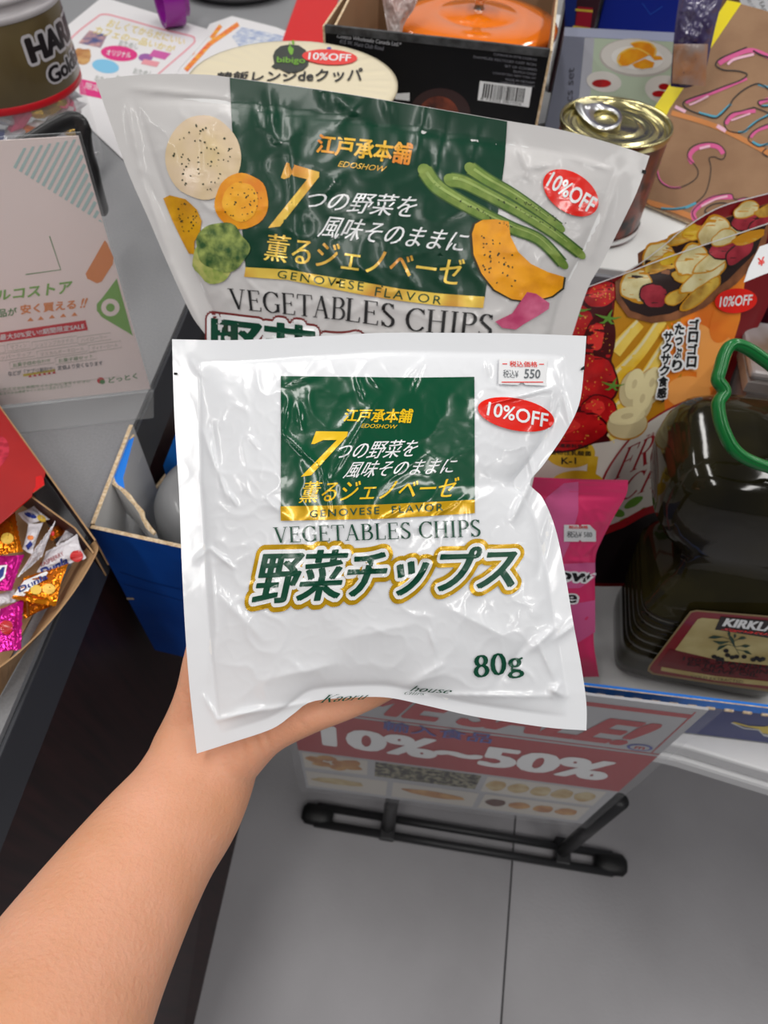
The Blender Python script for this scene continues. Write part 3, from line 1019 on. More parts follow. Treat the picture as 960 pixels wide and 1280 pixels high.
def chain(pts):
    """pts: (px, py, depth, radius in px, flat) -> world tube"""
    P = spline(pts, 5)
    path = [D(p[0], p[1], p[2]) for p in P]
    rad = [p[3] * p[2] / FPX for p in P]
    return path, rad


def add_chain(V, F, pts, flat=1.0, seg=20):
    path, rad = chain(pts)
    # round caps
    d0 = (path[0] - path[1]).normalized()
    d1 = (path[-1] - path[-2]).normalized()
    pre = [(path[0] + d0 * rad[0] * math.sin(a), rad[0] * math.cos(a)) for a in (1.4, 1.0, 0.5)]
    post = [(path[-1] + d1 * rad[-1] * math.sin(a), rad[-1] * math.cos(a)) for a in (0.5, 1.0, 1.4)]
    path = [p for p, _ in pre] + path + [p for p, _ in post]
    rad = [r for _, r in pre] + rad + [r for _, r in post]
    v, f = tube_data(path, rad, seg, flat, up=(CAM - path[len(path) // 2]))
    n = len(V)
    V += v
    F += [[a + n for a in q] for q in f]


V, F = [], []
add_chain(V, F, [(258, 935, .408, 66), (250, 965, .400, 70), (228, 1008, .385, 76), (190, 1058, .365, 84), (144, 1128, .340, 98), (88, 1222, .310, 118), (30, 1330, .280, 142), (-30, 1440, .262, 165)], flat=0.80, seg=32)
add_chain(V, F, [(262, 900, .415, 48), (258, 935, .410, 58)], flat=0.8)
# heel of the hand and metacarpals behind the bag
add_chain(V, F, [(250, 935, .412, 50), (255, 880, .415, 36), (285, 800, .415, 30), (330, 710, .414, 25)])       # index metacarpal
add_chain(V, F, [(268, 930, .410, 52), (300, 870, .414, 38), (345, 800, .414, 30), (400, 722, .412, 25)])       # middle
add_chain(V, F, [(285, 935, .406, 48), (325, 885, .408, 36), (380, 825, .410, 28), (440, 765, .410, 23)])       # ring
add_chain(V, F, [(296, 935, .400, 44), (335, 912, .394, 31), (385, 893, .390, 25), (430, 880, .390, 21), (470, 865, .392, 18)])   # hypothenar
add_chain(V, F, [(238, 920, .408, 42), (242, 870, .402, 24), (252, 820, .399, 22), (262, 770, .396, 19)])       # thumb base
# fingers
add_chain(V, F, [(262, 770, .396, 19), (272, 725, .394, 17.5), (280, 690, .392, 14.5)])                        # thumb tip
add_chain(V, F, [(330, 710, .414, 23), (355, 650, .412, 20), (378, 600, .408, 18), (395, 565, .403, 15)])
add_chain(V, F, [(400, 722, .412, 23), (440, 655, .410, 20), (470, 605, .407, 18), (492, 568, .402, 15)])
add_chain(V, F, [(440, 765, .410, 22), (495, 705, .409, 19), (535, 660, .405, 17), (560, 625, .400, 14.5)])
add_chain(V, F, [(470, 865, .392, 18), (520, 838, .398, 16.5), (562, 812, .399, 15), (592, 790, .397, 12.5)])
arm_root = thing('person', 'bare forearm reaching up from the lower left to hold the white chips bag', 'person', D(258, 935, .408))
tmp = mesh_obj('tmp', V, F, skin)
md = tmp.modifiers.new('r', 'REMESH')
md.mode = 'VOXEL'
md.voxel_size = 0.0017
md.use_smooth_shade = True
ms = tmp.modifiers.new('s', 'SMOOTH')
ms.iterations = 14
ms.factor = 0.6
dg = bpy.context.evaluated_depsgraph_get()
me = bpy.data.meshes.new_from_object(tmp.evaluated_get(dg))
bpy.data.objects.remove(tmp)
# wrist creases and palm folds, pressed into the skin where the hand bends
folds = [((309, 905), (331, 950), 3.4, .0017), ((322, 900), (341, 940), 3.0, .0014), ((296, 915), (314, 966), 3.6, .0010), ((372, 896), (384, 915), 3.0, .0009),
         ((226, 858), (243, 902), 3, .0008), ((212, 905), (250, 925), 4, .0006)]
me.update()
Mi = ROT.transposed()
for v in me.vertices:
    c = Mi @ (v.co - CAM)
    x, y = 480 - FPX * c.x / c.z, 640 + FPX * c.y / c.z
    if y > 980 or y < 850:
        continue
    for (x0, y0), (x1, y1), w, amp in folds:
        dx, dy = x1 - x0, y1 - y0
        q = max(0, min(1, ((x - x0) * dx + (y - y0) * dy) / (dx * dx + dy * dy)))
        d = math.hypot(x - x0 - dx * q, y - y0 - dy * q)
        if d < w * 3 and v.normal.dot(CAM - v.co) > 0:
            v.co -= v.normal * amp * math.exp(-(d / w) ** 2) * math.sin(PI * (0.1 + 0.8 * q))
me.polygons.foreach_set('use_smooth', [True] * len(me.polygons))
link_mesh('forearm_and_hand', me, arm_root)
me.materials.clear()
me.materials.append(skin)
# nails on the far side of the finger tips
for x, y, d, r in ((280, 692, .392, 12), (394, 570, .404, 10), (491, 572, .403, 10), (558, 628, .401, 10), (588, 793, .398, 8)):
    P = D(x, y, d)
    w = ray(x, y).normalized()
    rr = r * d / FPX
    a = ROT @ Vector((0.5, 0.86, 0))
    bb = w.cross(a).normalized()
    aa = bb.cross(w).normalized()
    c0 = P + w * (rr * 1.22)
    v = [c0]
    f = []
    k = 14
    for i in range(k):
        t = 2 * PI * i / k
        v.append(c0 + bb * rr * 0.62 * math.cos(t) + aa * rr * 0.85 * math.sin(t) - w * rr * (0.30 * math.cos(t) ** 2 + 0.15))
    for i in range(k):
        f.append([0, 1 + i, 1 + (i + 1) % k])
    mesh_obj('finger_nail', v, f, nail, arm_root, smooth=True)

# ================================================================== CARTONS ON THE TABLE
blue_c = mat('blue_carton_print', srgb(8, 80, 175), 0.45, col2=srgb(5, 68, 158), nscale=12, bump=0.0002, bscale=90)
blue_br = mat('bright_blue_rim', srgb(20, 120, 220), 0.4)
white_c = mat('white_carton_inside', srgb(200, 200, 200), 0.65)
kraft = mat('kraft_edge', srgb(190, 160, 120), 0.8, col2=srgb(225, 205, 175), nscale=300, bump=0.0006, bscale=500)
navy = mat('navy_carton_print', srgb(38, 48, 108), 0.4)
grey_pl = mat('grey_plastic', srgb(128, 129, 131), 0.35, coat=0.3)


def corrugated(name, a, b, z0, z1, parent, inside=None, outside=None, t=0.004):
    """upright sheet of board from a to b (x, y), top height may differ at both ends"""
    z1a, z1b = z1 if isinstance(z1, tuple) else (z1, z1)
    return slab(name, [(a[0], a[1], z0), (b[0], b[1], z0), (b[0], b[1], z1b), (a[0], a[1], z1a)], t, outside, parent, kraft, inside)


C0 = Vector((-0.329, 0.322))
Cx = Vector((0.070, 0.306))
carton = thing('carton', 'tall blue corrugated carton with torn white corner flap, left of the held bag', 'carton', (C0.x + 0.2, 0.46, 0.70))
Cb0, Cb1 = Vector((-0.352, 0.62)), Vector((0.070, 0.60))
corrugated('front_panel', C0, Cx, 0.702, 0.965, carton, white_c, blue_c)
corrugated('side_panel', C0 + Vector((0.003, 0.005)), (-0.342, 0.455), 0.702, (0.966, 0.968), carton, blue_c, white_c)
corrugated('side_panel', (-0.342, 0.455), Cb0, 0.702, (0.86, 0.80), carton, blue_c, white_c)
corrugated('side_panel', Cx + Vector((0, 0.005)), Cb1, 0.702, (0.92, 0.82), carton, blue_c, white_c)
corrugated('back_panel', Cb0, Cb1, 0.702, 0.80, carton, blue_c, white_c)
slab('bottom_panel', [(C0.x, C0.y + .004, 0.705), (Cx.x, Cx.y + .004, 0.705), (Cb1.x, Cb1.y, 0.705), (Cb0.x, Cb0.y, 0.705)], 0.003, white_c, carton)
# folded flap cutting off the corner, torn along its top
tear = [(189, 675), (184, 660), (178, 650), (176, 642), (168, 632), (160, 622), (150, 612), (142, 606), (141, 595), (149, 575), (160, 552), (166, 545)]
out = [PZ(x, y, 0.962) for x, y in tear]
out[0] += Vector((0, 0.006, 0))
fv, ff = [], []
for i, p in enumerate(out):
    h_ = 0.075 - 0.004 * i
    w_ = Vector((0.0022, 0.0018, 0))
    fv += [p, p - Vector((0, 0, h_)), p + w_, p + w_ - Vector((0, 0, h_))]
for i in range(len(out) - 1):
    a, b = 4 * i, 4 * i + 4
    ff += [[a, b, b + 1, a + 1], [a + 2, a + 3, b + 3, b + 2], [a, a + 2, b + 2, b], [a + 1, b + 1, b + 3, a + 3]]
ff += [[0, 1, 3, 2], [len(fv) - 4, len(fv) - 2, len(fv) - 1, len(fv) - 3]]
mesh_obj('torn_flap', fv, ff, white_c, carton)
tube('torn_edge', [p + Vector((0.001, 0.001, .0005)) for p in out], [0.0020 + 0.0008 * (i % 2) - (0.0012 if i > 8 else 0) for i in range(len(out))], kraft, carton, 6, smooth=False)
bl = [(141, 604), (143, 592), (147, 577), (154, 559), (161, 550), (168, 546), (161, 572), (154, 598), (156, 611), (149, 607)]
slab('torn_blue_layer', [PZ(x, y, 0.9645) for x, y in bl], 0.001, blue_br, carton, kraft)
pb = Plane(PY(215, 560, 0.47), PY(230, 560, 0.47), PY(215, 600, 0.47))
slab('inner_flap', [pb.at(x, y) for x, y in ((222, 536), (260, 536), (260, 620), (214, 620), (204, 582))], 0.003, blue_br, carton, kraft)
pr = Print(plane_surf(Plane((C0.x, C0.y, .8), (Cx.x, Cx.y, .8), (C0.x, C0.y, .9))))
pr.poly([(158, 747), (167, 747), (168, 749.5), (159, 749.5)], kraft, 1)
dent = mat('blue_carton_crease', srgb(6, 62, 145), 0.4)
pr.line([(150, 715), (190, 728), (232, 738)], 1.6, dent, 1)
pr.line([(155, 730), (190, 740), (232, 752)], 1.0, dent, 1)
pr.build('scuff_mark', carton)
# grey container inside
jc = Vector((-0.252, 0.418, 0))
gj = thing('storage_jar', 'rounded grey plastic jar inside the blue carton', 'jar', (jc.x, jc.y, 0.707))
lathe('jar_body', [(0.001, 0.0), (0.058, 0.0), (0.062, 0.005), (0.064, 0.10), (0.064, 0.185), (0.061, 0.205), (0.052, 0.222), (0.038, 0.230), (0.001, 0.232)], (jc.x, jc.y, 0.7055), (0, 0, 1), grey_pl, gj)
lathe('jar_lid_rim', [(0.0640, 0.150), (0.0662, 0.152), (0.0662, 0.160), (0.0640, 0.162)], (jc.x, jc.y, 0.7055), (0, 0, 1), grey_pl, gj)

# low tray carton on the right
tray = thing('tray_carton', 'low navy tray carton with bright blue perforated rim, holding the oil bottle', 'carton', (0.45, 0.48, 0.70))
R0, R1 = PZ(735, 858, 0.80), PZ(960, 885, 0.80)
rd = (R1 - R0).normalized()
R0 = R0 - rd * 0.035
R1 = R0 + rd * 0.60
off = Vector((0.04, 0.375, 0))


def vz(p, z):
    return Vector((p.x, p.y, z))


slab('front_panel', [vz(R0, .702), vz(R1, .702), vz(R1, .80), vz(R0, .80)], 0.004, navy, tray, blue_br, white_c)
slab('side_panel', [vz(R0, .702), vz(R0 + off, .702), vz(R0 + off, .80), vz(R0, .80)], 0.004, white_c, tray, kraft, navy)
slab('side_panel', [vz(R1, .702), vz(R1 + off, .702), vz(R1 + off, .80), vz(R1, .80)], 0.004, white_c, tray, kraft, navy)
slab('back_panel', [vz(R0 + off, .702), vz(R1 + off, .702), vz(R1 + off, .80), vz(R0 + off, .80)], 0.004, white_c, tray, kraft, navy)
slab('bottom_panel', [vz(R0, .705), vz(R1, .705), vz(R1 + off, .705), vz(R0 + off, .705)], 0.003, white_c, tray)
qs = quad_surf(vz(R0, .80), vz(R1, .80), vz(R0, .70))
L = (R1 - R0).length * 100      # centimetres along the rim
nrm = rd.cross(Vector((0, 0, 1)))
if nrm.y > 0:
    nrm = -nrm
slab('rim_strip', [vz(R0, .786) + nrm * .0012, vz(R1, .786) + nrm * .0012, vz(R1, .802) + nrm * .0012, vz(R0, .802) + nrm * .0012], 0.0012, blue_br, tray, kraft)
for k in range(30):
    u0 = 0.8 + k * 1.98
    c = R0 + rd * (u0 / 100 + 0.005)
    box('torn_tab', (c.x + nrm.x * .0022, c.y + nrm.y * .0022, 0.7868), (0.0098, 0.003, 0.0036), kraft, tray, rz=math.atan2(rd.y, rd.x), bevel=0.0008)
pr = Print(lambda x, y, e=1: Plane(vz(R0, .8), vz(R1, .8), vz(R0, .7)).at(x, y, 0.0004 * e))
yel = mat('yellow_print', srgb(205, 180, 60), 0.4)
pr.poly([(914, 903), (918, 902), (936, 907), (955, 908), (966, 906), (985, 912), (985, 922), (968, 919), (953, 916), (948, 911), (932, 908)], yel, 1)
pr.line([(914, 903), (930, 910), (948, 912), (955, 919), (968, 922), (985, 925)], 1.4, white_c, 1)
pr.line([(948, 911), (953, 917), (968, 920)], 1.2, white_c, 2)
pr.build('fruit_print', tray)
# white paper bag beside the bottle, only its corner in view

# ================================================================== SALE SIGN ON ITS FLOOR STAND
sg_w = mat('shaded_sign_paper', srgb(176, 176, 180), 0.4)  # white paper greyed to carry the shade below table level
sg_red = mat('sign_red', srgb(165, 26, 36), 0.35)
sg_redt = mat('sign_red_letters', srgb(172, 24, 34), 0.35)
sg_blue = mat('sign_blue_letters', srgb(70, 80, 160), 0.4)
acryl = mat('clear_sleeve', (0.75, 0.76, 0.78), 0.15, alpha=0.06, spec=0.6)
blk_m = mat('dark_grey_metal', srgb(52, 52, 54), 0.4, metal=0.3)
blk_p = mat('black_plastic_foot', srgb(20, 20, 21), 0.45)
BL, BR, TR = PY(383, 985, .285), PY(728, 1030, .317), PY(905, 872, .317)
BR.z = BL.z = PY(728, 1030, .317).z
TR = Vector((BR.x, BR.y, PY(905, 872, .317).z))
TL = Vector((BL.x, BL.y, TR.z))
sign = thing('sale_sign', 'red and white sale poster reading 10%~50% on a dark floor stand', 'sign', (0.08, 0.34, 0))
dz = TR.z - PY(887, 888, .317).z
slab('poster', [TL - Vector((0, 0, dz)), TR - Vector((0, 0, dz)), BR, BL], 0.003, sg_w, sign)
ux = (TR - TL).normalized()
o_ = ux * 0.010
zz = Vector((0, 0, 0.010))
nn = ux.cross(Vector((0, 0, 1)))
if nn.y > 0:
    nn = -nn
slab('clear_sleeve', [TL - o_ + zz * (1 - dz * 100) + nn * .003, TR + o_ + zz * (1 - dz * 100) + nn * .003, BR + o_ - zz + nn * .003, BL - o_ - zz + nn * .003], 0.0012, acryl, sign)
sf = quad_surf(TL, TR, BL)
pr = Print(sf)
pr.rect(0, 35, 100, 64, sg_red, 1)
pr.rect(0, 9.5, 98, 11.5, sg_redt, 1)
pr.rect(0, 33.2, 100, 33.8, sg_redt, 1)
pr.rect(97.5, 8, 97.9, 33, sg_redt, 1)
pr.text(glyphs('TIME SALE!', shear=0.25, offset=0.035, fat=0.04), [(3, 16), (94, 16), (92, 31), (1, 31)], [(sg_redt, 0, 2)])
pr.text(glyphs('10%~50%', offset=0.03, fat=0.05), [(8, 42), (93, 42), (93, 57), (8, 57)], [(wh_ink, 0, 3)])
pr.text(glyphs('輸入食品'), [(26, 33.8), (56, 33.8), (56, 40), (26, 40)], [(sg_blue, 0.01, 4)])
pr.ellipse(93.6, 30.6, 3.3, 2.1, sg_blue, 2, n=24)
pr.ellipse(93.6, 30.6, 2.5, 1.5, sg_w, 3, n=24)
pr.text(glyphs('m', offset=0.03), [(92.3, 29.8), (94.9, 29.8), (94.9, 31.4), (92.3, 31.4)], [(sg_redt, 0, 4)])
pr.build('lettering', sign)
pr = Print(sf)
bread = mat('printed_bread', srgb(205, 160, 100), 0.5, col2=srgb(170, 110, 60), nscale=40)
breadp = mat('printed_pale_bread', srgb(205, 190, 150), 0.5, col2=srgb(180, 150, 100), nscale=40)
bean = mat('printed_black_beans', srgb(45, 40, 32), 0.5, col2=srgb(150, 145, 120), nscale=120, lo=0.45, hi=0.6)
pale = mat('printed_pale_panel', srgb(205, 200, 192), 0.5)
choc = mat('printed_chocolate', srgb(90, 50, 35), 0.5)
pr.rect(1, 65.5, 22, 78.5, pale, 1)
for k, (x, y) in enumerate(((5, 70), (9, 67.8), (13, 70.5), (7, 73.5), (12, 75), (17, 73), (17, 69))):
    pr.ellipse(x, y, 3.1, 2.4, bread, 2 + k * 0.1, irr=0.15, seed=k, n=16)
pr.rect(24.5, 65.5, 58, 78.5, bean, 1)
pr.rect(60, 65.5, 97, 79.5, pale, 1)
for k in range(5):
    pr.ellipse(64 + 7 * k, 72.5, 3.3, 4.5, breadp, 2, irr=0.1, seed=k, n=16)
pr.rect(1, 82, 29, 97, pale, 1)
pr.ellipse(12, 89, 9, 3, breadp, 2, irr=0.1, seed=3)
pr.rect(31, 82, 60, 97, pale, 1)
pr.ellipse(45, 89, 11, 3, bread, 2, irr=0.1, seed=4, rot=5)
pr.rect(62, 82, 97, 97, pale, 1)
for k in range(4):
    pr.ellipse(67 + 8 * k, 89, 3.6, 3.6, choc if k == 0 else bread, 2, irr=0.1, seed=k, n=16)
pr.build('food_pictures', sign)
# stand
b0, b1 = PZ(383, 1016, 0.012), PZ(778, 1082, 0.012)
bd = (b1 - b0).normalized()
bp = Vector((-bd.y, bd.x, 0))
for s in (-0.016, 0.016):
    tube('base_bar', [b0 + bp * s + bd * 0.02, b1 + bp * s - bd * 0.02], 0.008, blk_m, sign, 16)
for p, d in ((b0, 1), (b1, -1)):
    v, f = tube_data([p - bd * d * 0.008 + Vector((0, 0, 0)), p, p + bd * d * 0.03, p + bd * d * 0.055], [0.012, 0.020, 0.022, 0.016], 20, flat=0.55, up=(0, 0, 1))
    mesh_obj('end_foot', v, f, blk_p, sign, smooth=True)
for x, y in ((485, 1034), (703, 1064)):
    q = PZ(x, y, 0.012)
    tube('pole', [q, q + Vector((0, 0, 0.38))], 0.0125, blk_m, sign, 20)
    box('pole_foot', (q.x, q.y, 0.012), (0.03, 0.05, 0.018), blk_m, sign, rz=math.atan2(bd.y, bd.x), bevel=0.003)

# ================================================================== GOODS IN THE TRAY
pink = mat('pink_film', srgb(222, 52, 108), 0.3, coat=0.4, bump=0.0003, bscale=60)
pink_l = mat('light_pink_print', srgb(215, 95, 150), 0.3, coat=0.4)
pink_d = mat('deep_pink_print', srgb(185, 25, 85), 0.3, coat=0.4)
plp = Plane(PY(660, 600, .452), PY(785, 600, .446), PZ(740, 838, .738))
pk = thing('sweets_bag', 'pink sweets bag with white price sticker between the held bag and the oil bottle', 'sweets bag', plp.at(700, 840))
crimp = lambda x, y: 0.0006 * math.sin((y - 598) * 1.6) if y < 618 else 0.0
pbag = Bag(plp, [(630, 594), (700, 598), (785, 600)],
           [(785, 600), (783, 618), (768, 645), (752, 676), (744, 700), (744, 760), (742, 800), (746, 830), (749, 846)],
           [(625, 842), (690, 846), (749, 846)], [(630, 594), (628, 700), (625, 842)], 0.020,
           seal=(0.03, 0.09, 0.03, 0.06), nz=(0.0012, 30), seed=5, extra=crimp,
           creases=[(705, 700, 742, 702, 3, .002), (728, 695, 745, 680, 4, .0025), (640, 640, 700, 690, 5, .002), (745, 640, 755, 660, 4, .0015)])
pbag.build('pouch', pink, pk, 60, 110, 0.4)
pr = Print(pbag.surf, 8)
pr.poly([(723, 602), (723, 640), (712, 680), (700, 706), (660, 706), (660, 650), (685, 620), (705, 604)], pink_l, 1)
pr.poly([(700, 705), (744, 703), (744, 722), (725, 735), (700, 736)], pink_l, 1)
pr.poly([(690, 760), (744, 750), (744, 790), (720, 805), (690, 812)], pink_l, 1)
pr.build('swirl_print', pk)
pr = Print(pbag.surf, 8)
pr.text(glyphs('mallow', shear=0.15, offset=0.02, fat=0.03), [(640, 708), (743, 712), (741, 728), (638, 724)], [(wh_ink, 0.09, 2), (black_ink, 0, 3)])
pr.text(glyphs('time', shear=0.1, offset=0.02, fat=0.03), [(665, 738), (722, 740), (721, 754), (664, 752)], [(wh_ink, 0.09, 2), (black_ink, 0, 3)])
pr.build('lettering', pk)
pr = Print(pbag.surf, 8)
pr.poly([(705, 656), (723, 656), (725, 658), (727, 656), (737, 656), (745, 664), (745, 677), (727, 677), (725, 675), (723, 677), (705, 677)], st_paper, 4)
pr.text(glyphs('税込価格'), [(711, 657), (735, 657), (735, 661), (711, 661)], [(red_txt, 0.02, 5)])
pr.text(glyphs('税込¥ 580'), [(709, 664), (740, 664), (740, 672), (709, 672)], [(grey_txt, 0.01, 5)])
pr.build('price_sticker', pk, 'white price sticker reading 580')

# fruit chip pouches
fr_red = mat('dark_red_print', srgb(120, 18, 24), 0.3, coat=0.3)
straw = mat('printed_strawberry', srgb(205, 28, 30), 0.3, col2=srgb(160, 12, 20), nscale=40, coat=0.4)
strawd = mat('printed_strawberry_shade', srgb(70, 8, 14), 0.3)
strawl = mat('printed_strawberry_light', srgb(222, 50, 45), 0.3, coat=0.4)
seed = mat('printed_strawberry_seed', srgb(225, 160, 60), 0.4)
leafm = mat('printed_strawberry_leaf', srgb(95, 140, 50), 0.4)
ban = mat('printed_banana', srgb(232, 185, 40), 0.35, col2=srgb(240, 215, 110), nscale=25, coat=0.3)
band = mat('printed_banana_shade', srgb(190, 130, 20), 0.35)
bans = mat('printed_banana_slice', srgb(228, 215, 165), 0.35)
bansh = mat('printed_slice_side', srgb(205, 190, 145), 0.35)
oran = mat('printed_orange', srgb(240, 140, 40), 0.35, col2=srgb(225, 100, 25), nscale=14, coat=0.3)
orand = mat('printed_apricot', srgb(245, 165, 85), 0.35)
wood = mat('printed_wood_rim', srgb(150, 95, 60), 0.4, col2=srgb(100, 58, 35), nscale=40)
dark = mat('printed_bowl_shadow', srgb(38, 20, 18), 0.4)
chipw = mat('printed_banana_chip', srgb(214, 205, 160), 0.4, col2=srgb(190, 175, 120), nscale=60)
chipy = mat('printed_jackfruit_chip', srgb(205, 170, 70), 0.4, col2=srgb(150, 110, 40), nscale=60)
chipr = mat('printed_strawberry_chip', srgb(130, 25, 40), 0.4, col2=srgb(165, 45, 60), nscale=60)
lab_w = mat('printed_white_label', srgb(205, 200, 190), 0.4)
gold_l = mat('printed_gold_badge', srgb(190, 150, 20), 0.35, col2=srgb(225, 190, 60), nscale=30)
gap_shade = mat('pouch_gap_shade', srgb(22, 14, 16), 0.4)
fr_txt = mat('dark_red_letters', srgb(150, 20, 30), 0.4)
film_edge = mat('pouch_film_edge', srgb(215, 215, 215), 0.4)


def fruit_bag(label, pl, top, right, bottom, left, bowl, full):
    t = thing('fruit_pouch', label, 'snack bag', pl.at(800, 640))
    bg = Bag(pl, top, right, bottom, left, 0.012, seal=(0.03, 0.03, 0.03, 0.03), nz=(0.0007, 70), seed=4)
    bg.build('pouch', fr_red, t, 80, 80, 0.5)
    pr = Print(bg.surf, 14)
    if full:
        # strawberries
        pr.poly([(684, 410), (700, 385), (765, 350), (768, 620), (667, 640), (672, 480)], strawd, 1)
        for k, (x, y, a, b, r) in enumerate(((712, 402, 32, 24, 10), (752, 368, 22, 15, -20), (748, 430, 20, 34, 10), (735, 478, 36, 34, -10), (748, 515, 22, 20, 0), (705, 540, 52, 24, -8), (690, 440, 22, 26, 0))):
            pr.ellipse(x, y, a * 1.07, b * 1.09, strawd, 2 + k * 0.5, rot=r, irr=0.05, seed=k)
            pr.ellipse(x, y, a, b, straw, 2.2 + k * 0.5, rot=r, irr=0.05, seed=k)
            pr.ellipse(x - a * .2, y - b * .25, a * .55, b * .5, strawl, 2.4 + k * .5, rot=r, irr=0.1, seed=k)
            pr.specks(x, y, a * .9, b * .9, 26, 0.9, seed, 2.7 + k * .5, rot=r, seed=k + 20)
        for x, y, s in ((720, 388, 1.0), (760, 398, 0.9), (766, 482, 0.8)):
            for a in (0, 60, 130, 200, 290):
                c_, s_ = math.cos(math.radians(a)), math.sin(math.radians(a))
                pr.line([(x, y), (x + 10 * s * c_, y + 8 * s * s_), (x + 19 * s * c_, y + 11 * s * s_ - 2)], 5 * s, leafm, 7, w1=0.5)
        # bananas and oranges
        pr.poly([(766, 402), (770, 365), (800, 345), (850, 345), (852, 470), (838, 520), (810, 545), (762, 560)], band, 1)
        for a in (((768, 440), (785, 420), (800, 404)), ((764, 478), (800, 440), (828, 400)), ((763, 520), (800, 480), (836, 425)), ((762, 548), (790, 520), (830, 470))):
            pr.line(spline(a, 6), 21, band, 2.3, w1=17)
            pr.line(spline(a, 6), 18, ban, 2.8, w1=13)
            pr.line([(x - 3, y - 3) for x, y in spline(a, 6)], 4, bans, 3.2, w1=3)
        pr.poly([(834, 400), (855, 385), (880, 350), (935, 320), (925, 400), (895, 500), (880, 560), (830, 520)], oran, 1)
        pr.ellipse(872, 435, 24, 30, orand, 2); pr.ellipse(905, 400, 16, 30, oran, 3, rot=20); pr.ellipse(860, 490, 28, 20, orand, 2); pr.ellipse(893, 452, 18, 36, orand, 2.5, rot=25)
        for x, y in ((790, 482), (812, 480), (800, 500)):
            pr.ellipse(x, y + 4, 16, 25, band, 3.6, rot=18); pr.ellipse(x, y + 4, 15, 24, bansh, 4, rot=18); pr.ellipse(x + 3, y - 2, 11, 20, bans, 5, rot=18); pr.ellipse(x + 3, y - 2, 3, 6, bansh, 5.5, rot=18)
        pr.ellipse(784, 531, 26, 19, band, 5.6, rot=-10); pr.ellipse(784, 530, 25, 18, bansh, 6, rot=-10); pr.ellipse(784, 520, 23, 11, bans, 7, rot=-12); pr.ellipse(784, 520, 8, 3.5, bansh, 7.5, rot=-12)
        # white foot of the print with the arched name label
        pr.poly([(667, 572), (700, 560), (762, 552), (840, 520), (895, 500), (886, 729), (669, 729)], lab_w, 3)
        pr.poly([(667, 662), (745, 668), (778, 655), (805, 640), (892, 612), (886, 729), (669, 729)], gap_shade, 9)  # black painted on the pouch for the shadowed gap beside the bottle
        pr.line([(745, 668), (778, 655), (805, 640), (892, 612)], 9, fr_txt, 9.5)
        arch = arcpts(840, 560, 90, 60, 150, 330, 22)
        ar = [(745, 640), (752, 600), (775, 562), (805, 530), (840, 508), (868, 498), (885, 505), (890, 530), (885, 600), (880, 680), (745, 690)]
        pr.poly(spline(ar, 4), fr_txt, 4); pr.poly([(x + (815 - x) * 0.05, y + (590 - y) * 0.04) for x, y in spline(ar, 4)], lab_w, 5)
        pr.text(serif('FRUIT', shear=0.2), [(778, 563), (885, 510), (875, 548), (766, 602)], [(fr_txt, 0, 6)])
        pr.text(serif('CHIPS', shear=0.2), [(784, 596), (890, 550), (880, 582), (774, 628)], [(fr_txt, 0, 6)])
        pr.text(glyphs('フルーツチップス', shear=0.2), [(808, 544), (856, 522), (855, 527), (808, 549)], [(fr_txt, 0.02, 6)])
        pr.ellipse(713, 566, 31, 19, gold_l, 4); pr.ellipse(722, 605, 34, 17, gold_l, 4); pr.line([(742, 570), (738, 600), (750, 640)], 12, gold_l, 4)
        pr.text(glyphs('国産原料使用'), [(693, 554), (735, 556), (735, 561), (693, 559)], [(black_ink, 0.02, 5)])
        pr.text(glyphs('植物性乳酸菌'), [(687, 562), (739, 564), (739, 570), (687, 568)], [(black_ink, 0.02, 5)])
        pr.text(glyphs('K-1'), [(702, 572), (720, 572), (720, 580), (702, 580)], [(black_ink, 0.02, 5)])
        for k, (x, y, r) in enumerate(((770, 640, 20), (792, 628, -30), (812, 640, 15), (785, 652, -10))):
            pr.ellipse(x, y, 13, 5, leafm, 6, rot=r, irr=.1, seed=k)
    # wooden bowl of dried fruit
    dx, dy = bowl
    S = lambda P: [(x + dx, y + dy) for x, y in P]
    pr.poly(S([(769, 352), (785, 341), (845, 318), (923, 292), (962, 279), (955, 318), (920, 355), (880, 385), (845, 400), (815, 404), (785, 396), (770, 375)]), wood, 7)
    pr.poly(S([(776, 354), (788, 342), (845, 319), (923, 293), (958, 281), (945, 315), (910, 350), (870, 378), (838, 392), (810, 396), (788, 388), (777, 372)]), dark, 8)
    for k, (x, y, a, b, r, m) in enumerate(((797, 357, 21, 19, -20, chipw), (818, 370, 18, 16, 30, chipr), (822, 332, 20, 8, -20, chipy), (838, 326, 12, 10, 0, gold_l), (852, 345, 12, 8, 0, chipy), (845, 372, 14, 8, -30, chipy),
                                            (866, 325, 22, 17, -35, chipw), (880, 345, 34, 10, -35, chipw), (893, 325, 30, 9, -30, chipw), (875, 368, 30, 8, -38, chipy), (905, 310, 20, 12, -25, chipr), (925, 315, 22, 10, -40, chipr), (905, 297, 16, 9, -20, chipw), (935, 297, 20, 7, -20, chipy))):
        pr.ellipse(x + dx, y + dy, a * 1.06, b * 1.1, band if m is not chipr else dark, 9 + k * 0.4, rot=r, irr=0.12, seed=k)
        pr.ellipse(x + dx, y + dy, a * .97, b * .93, m, 9.2 + k * 0.4, rot=r, irr=0.12, seed=k)
    pr.line([(x, y + 0.9) for x, y in bg.top[:-1]], 1.3, film_edge, 17)
    pr.build('fruit_print', t)
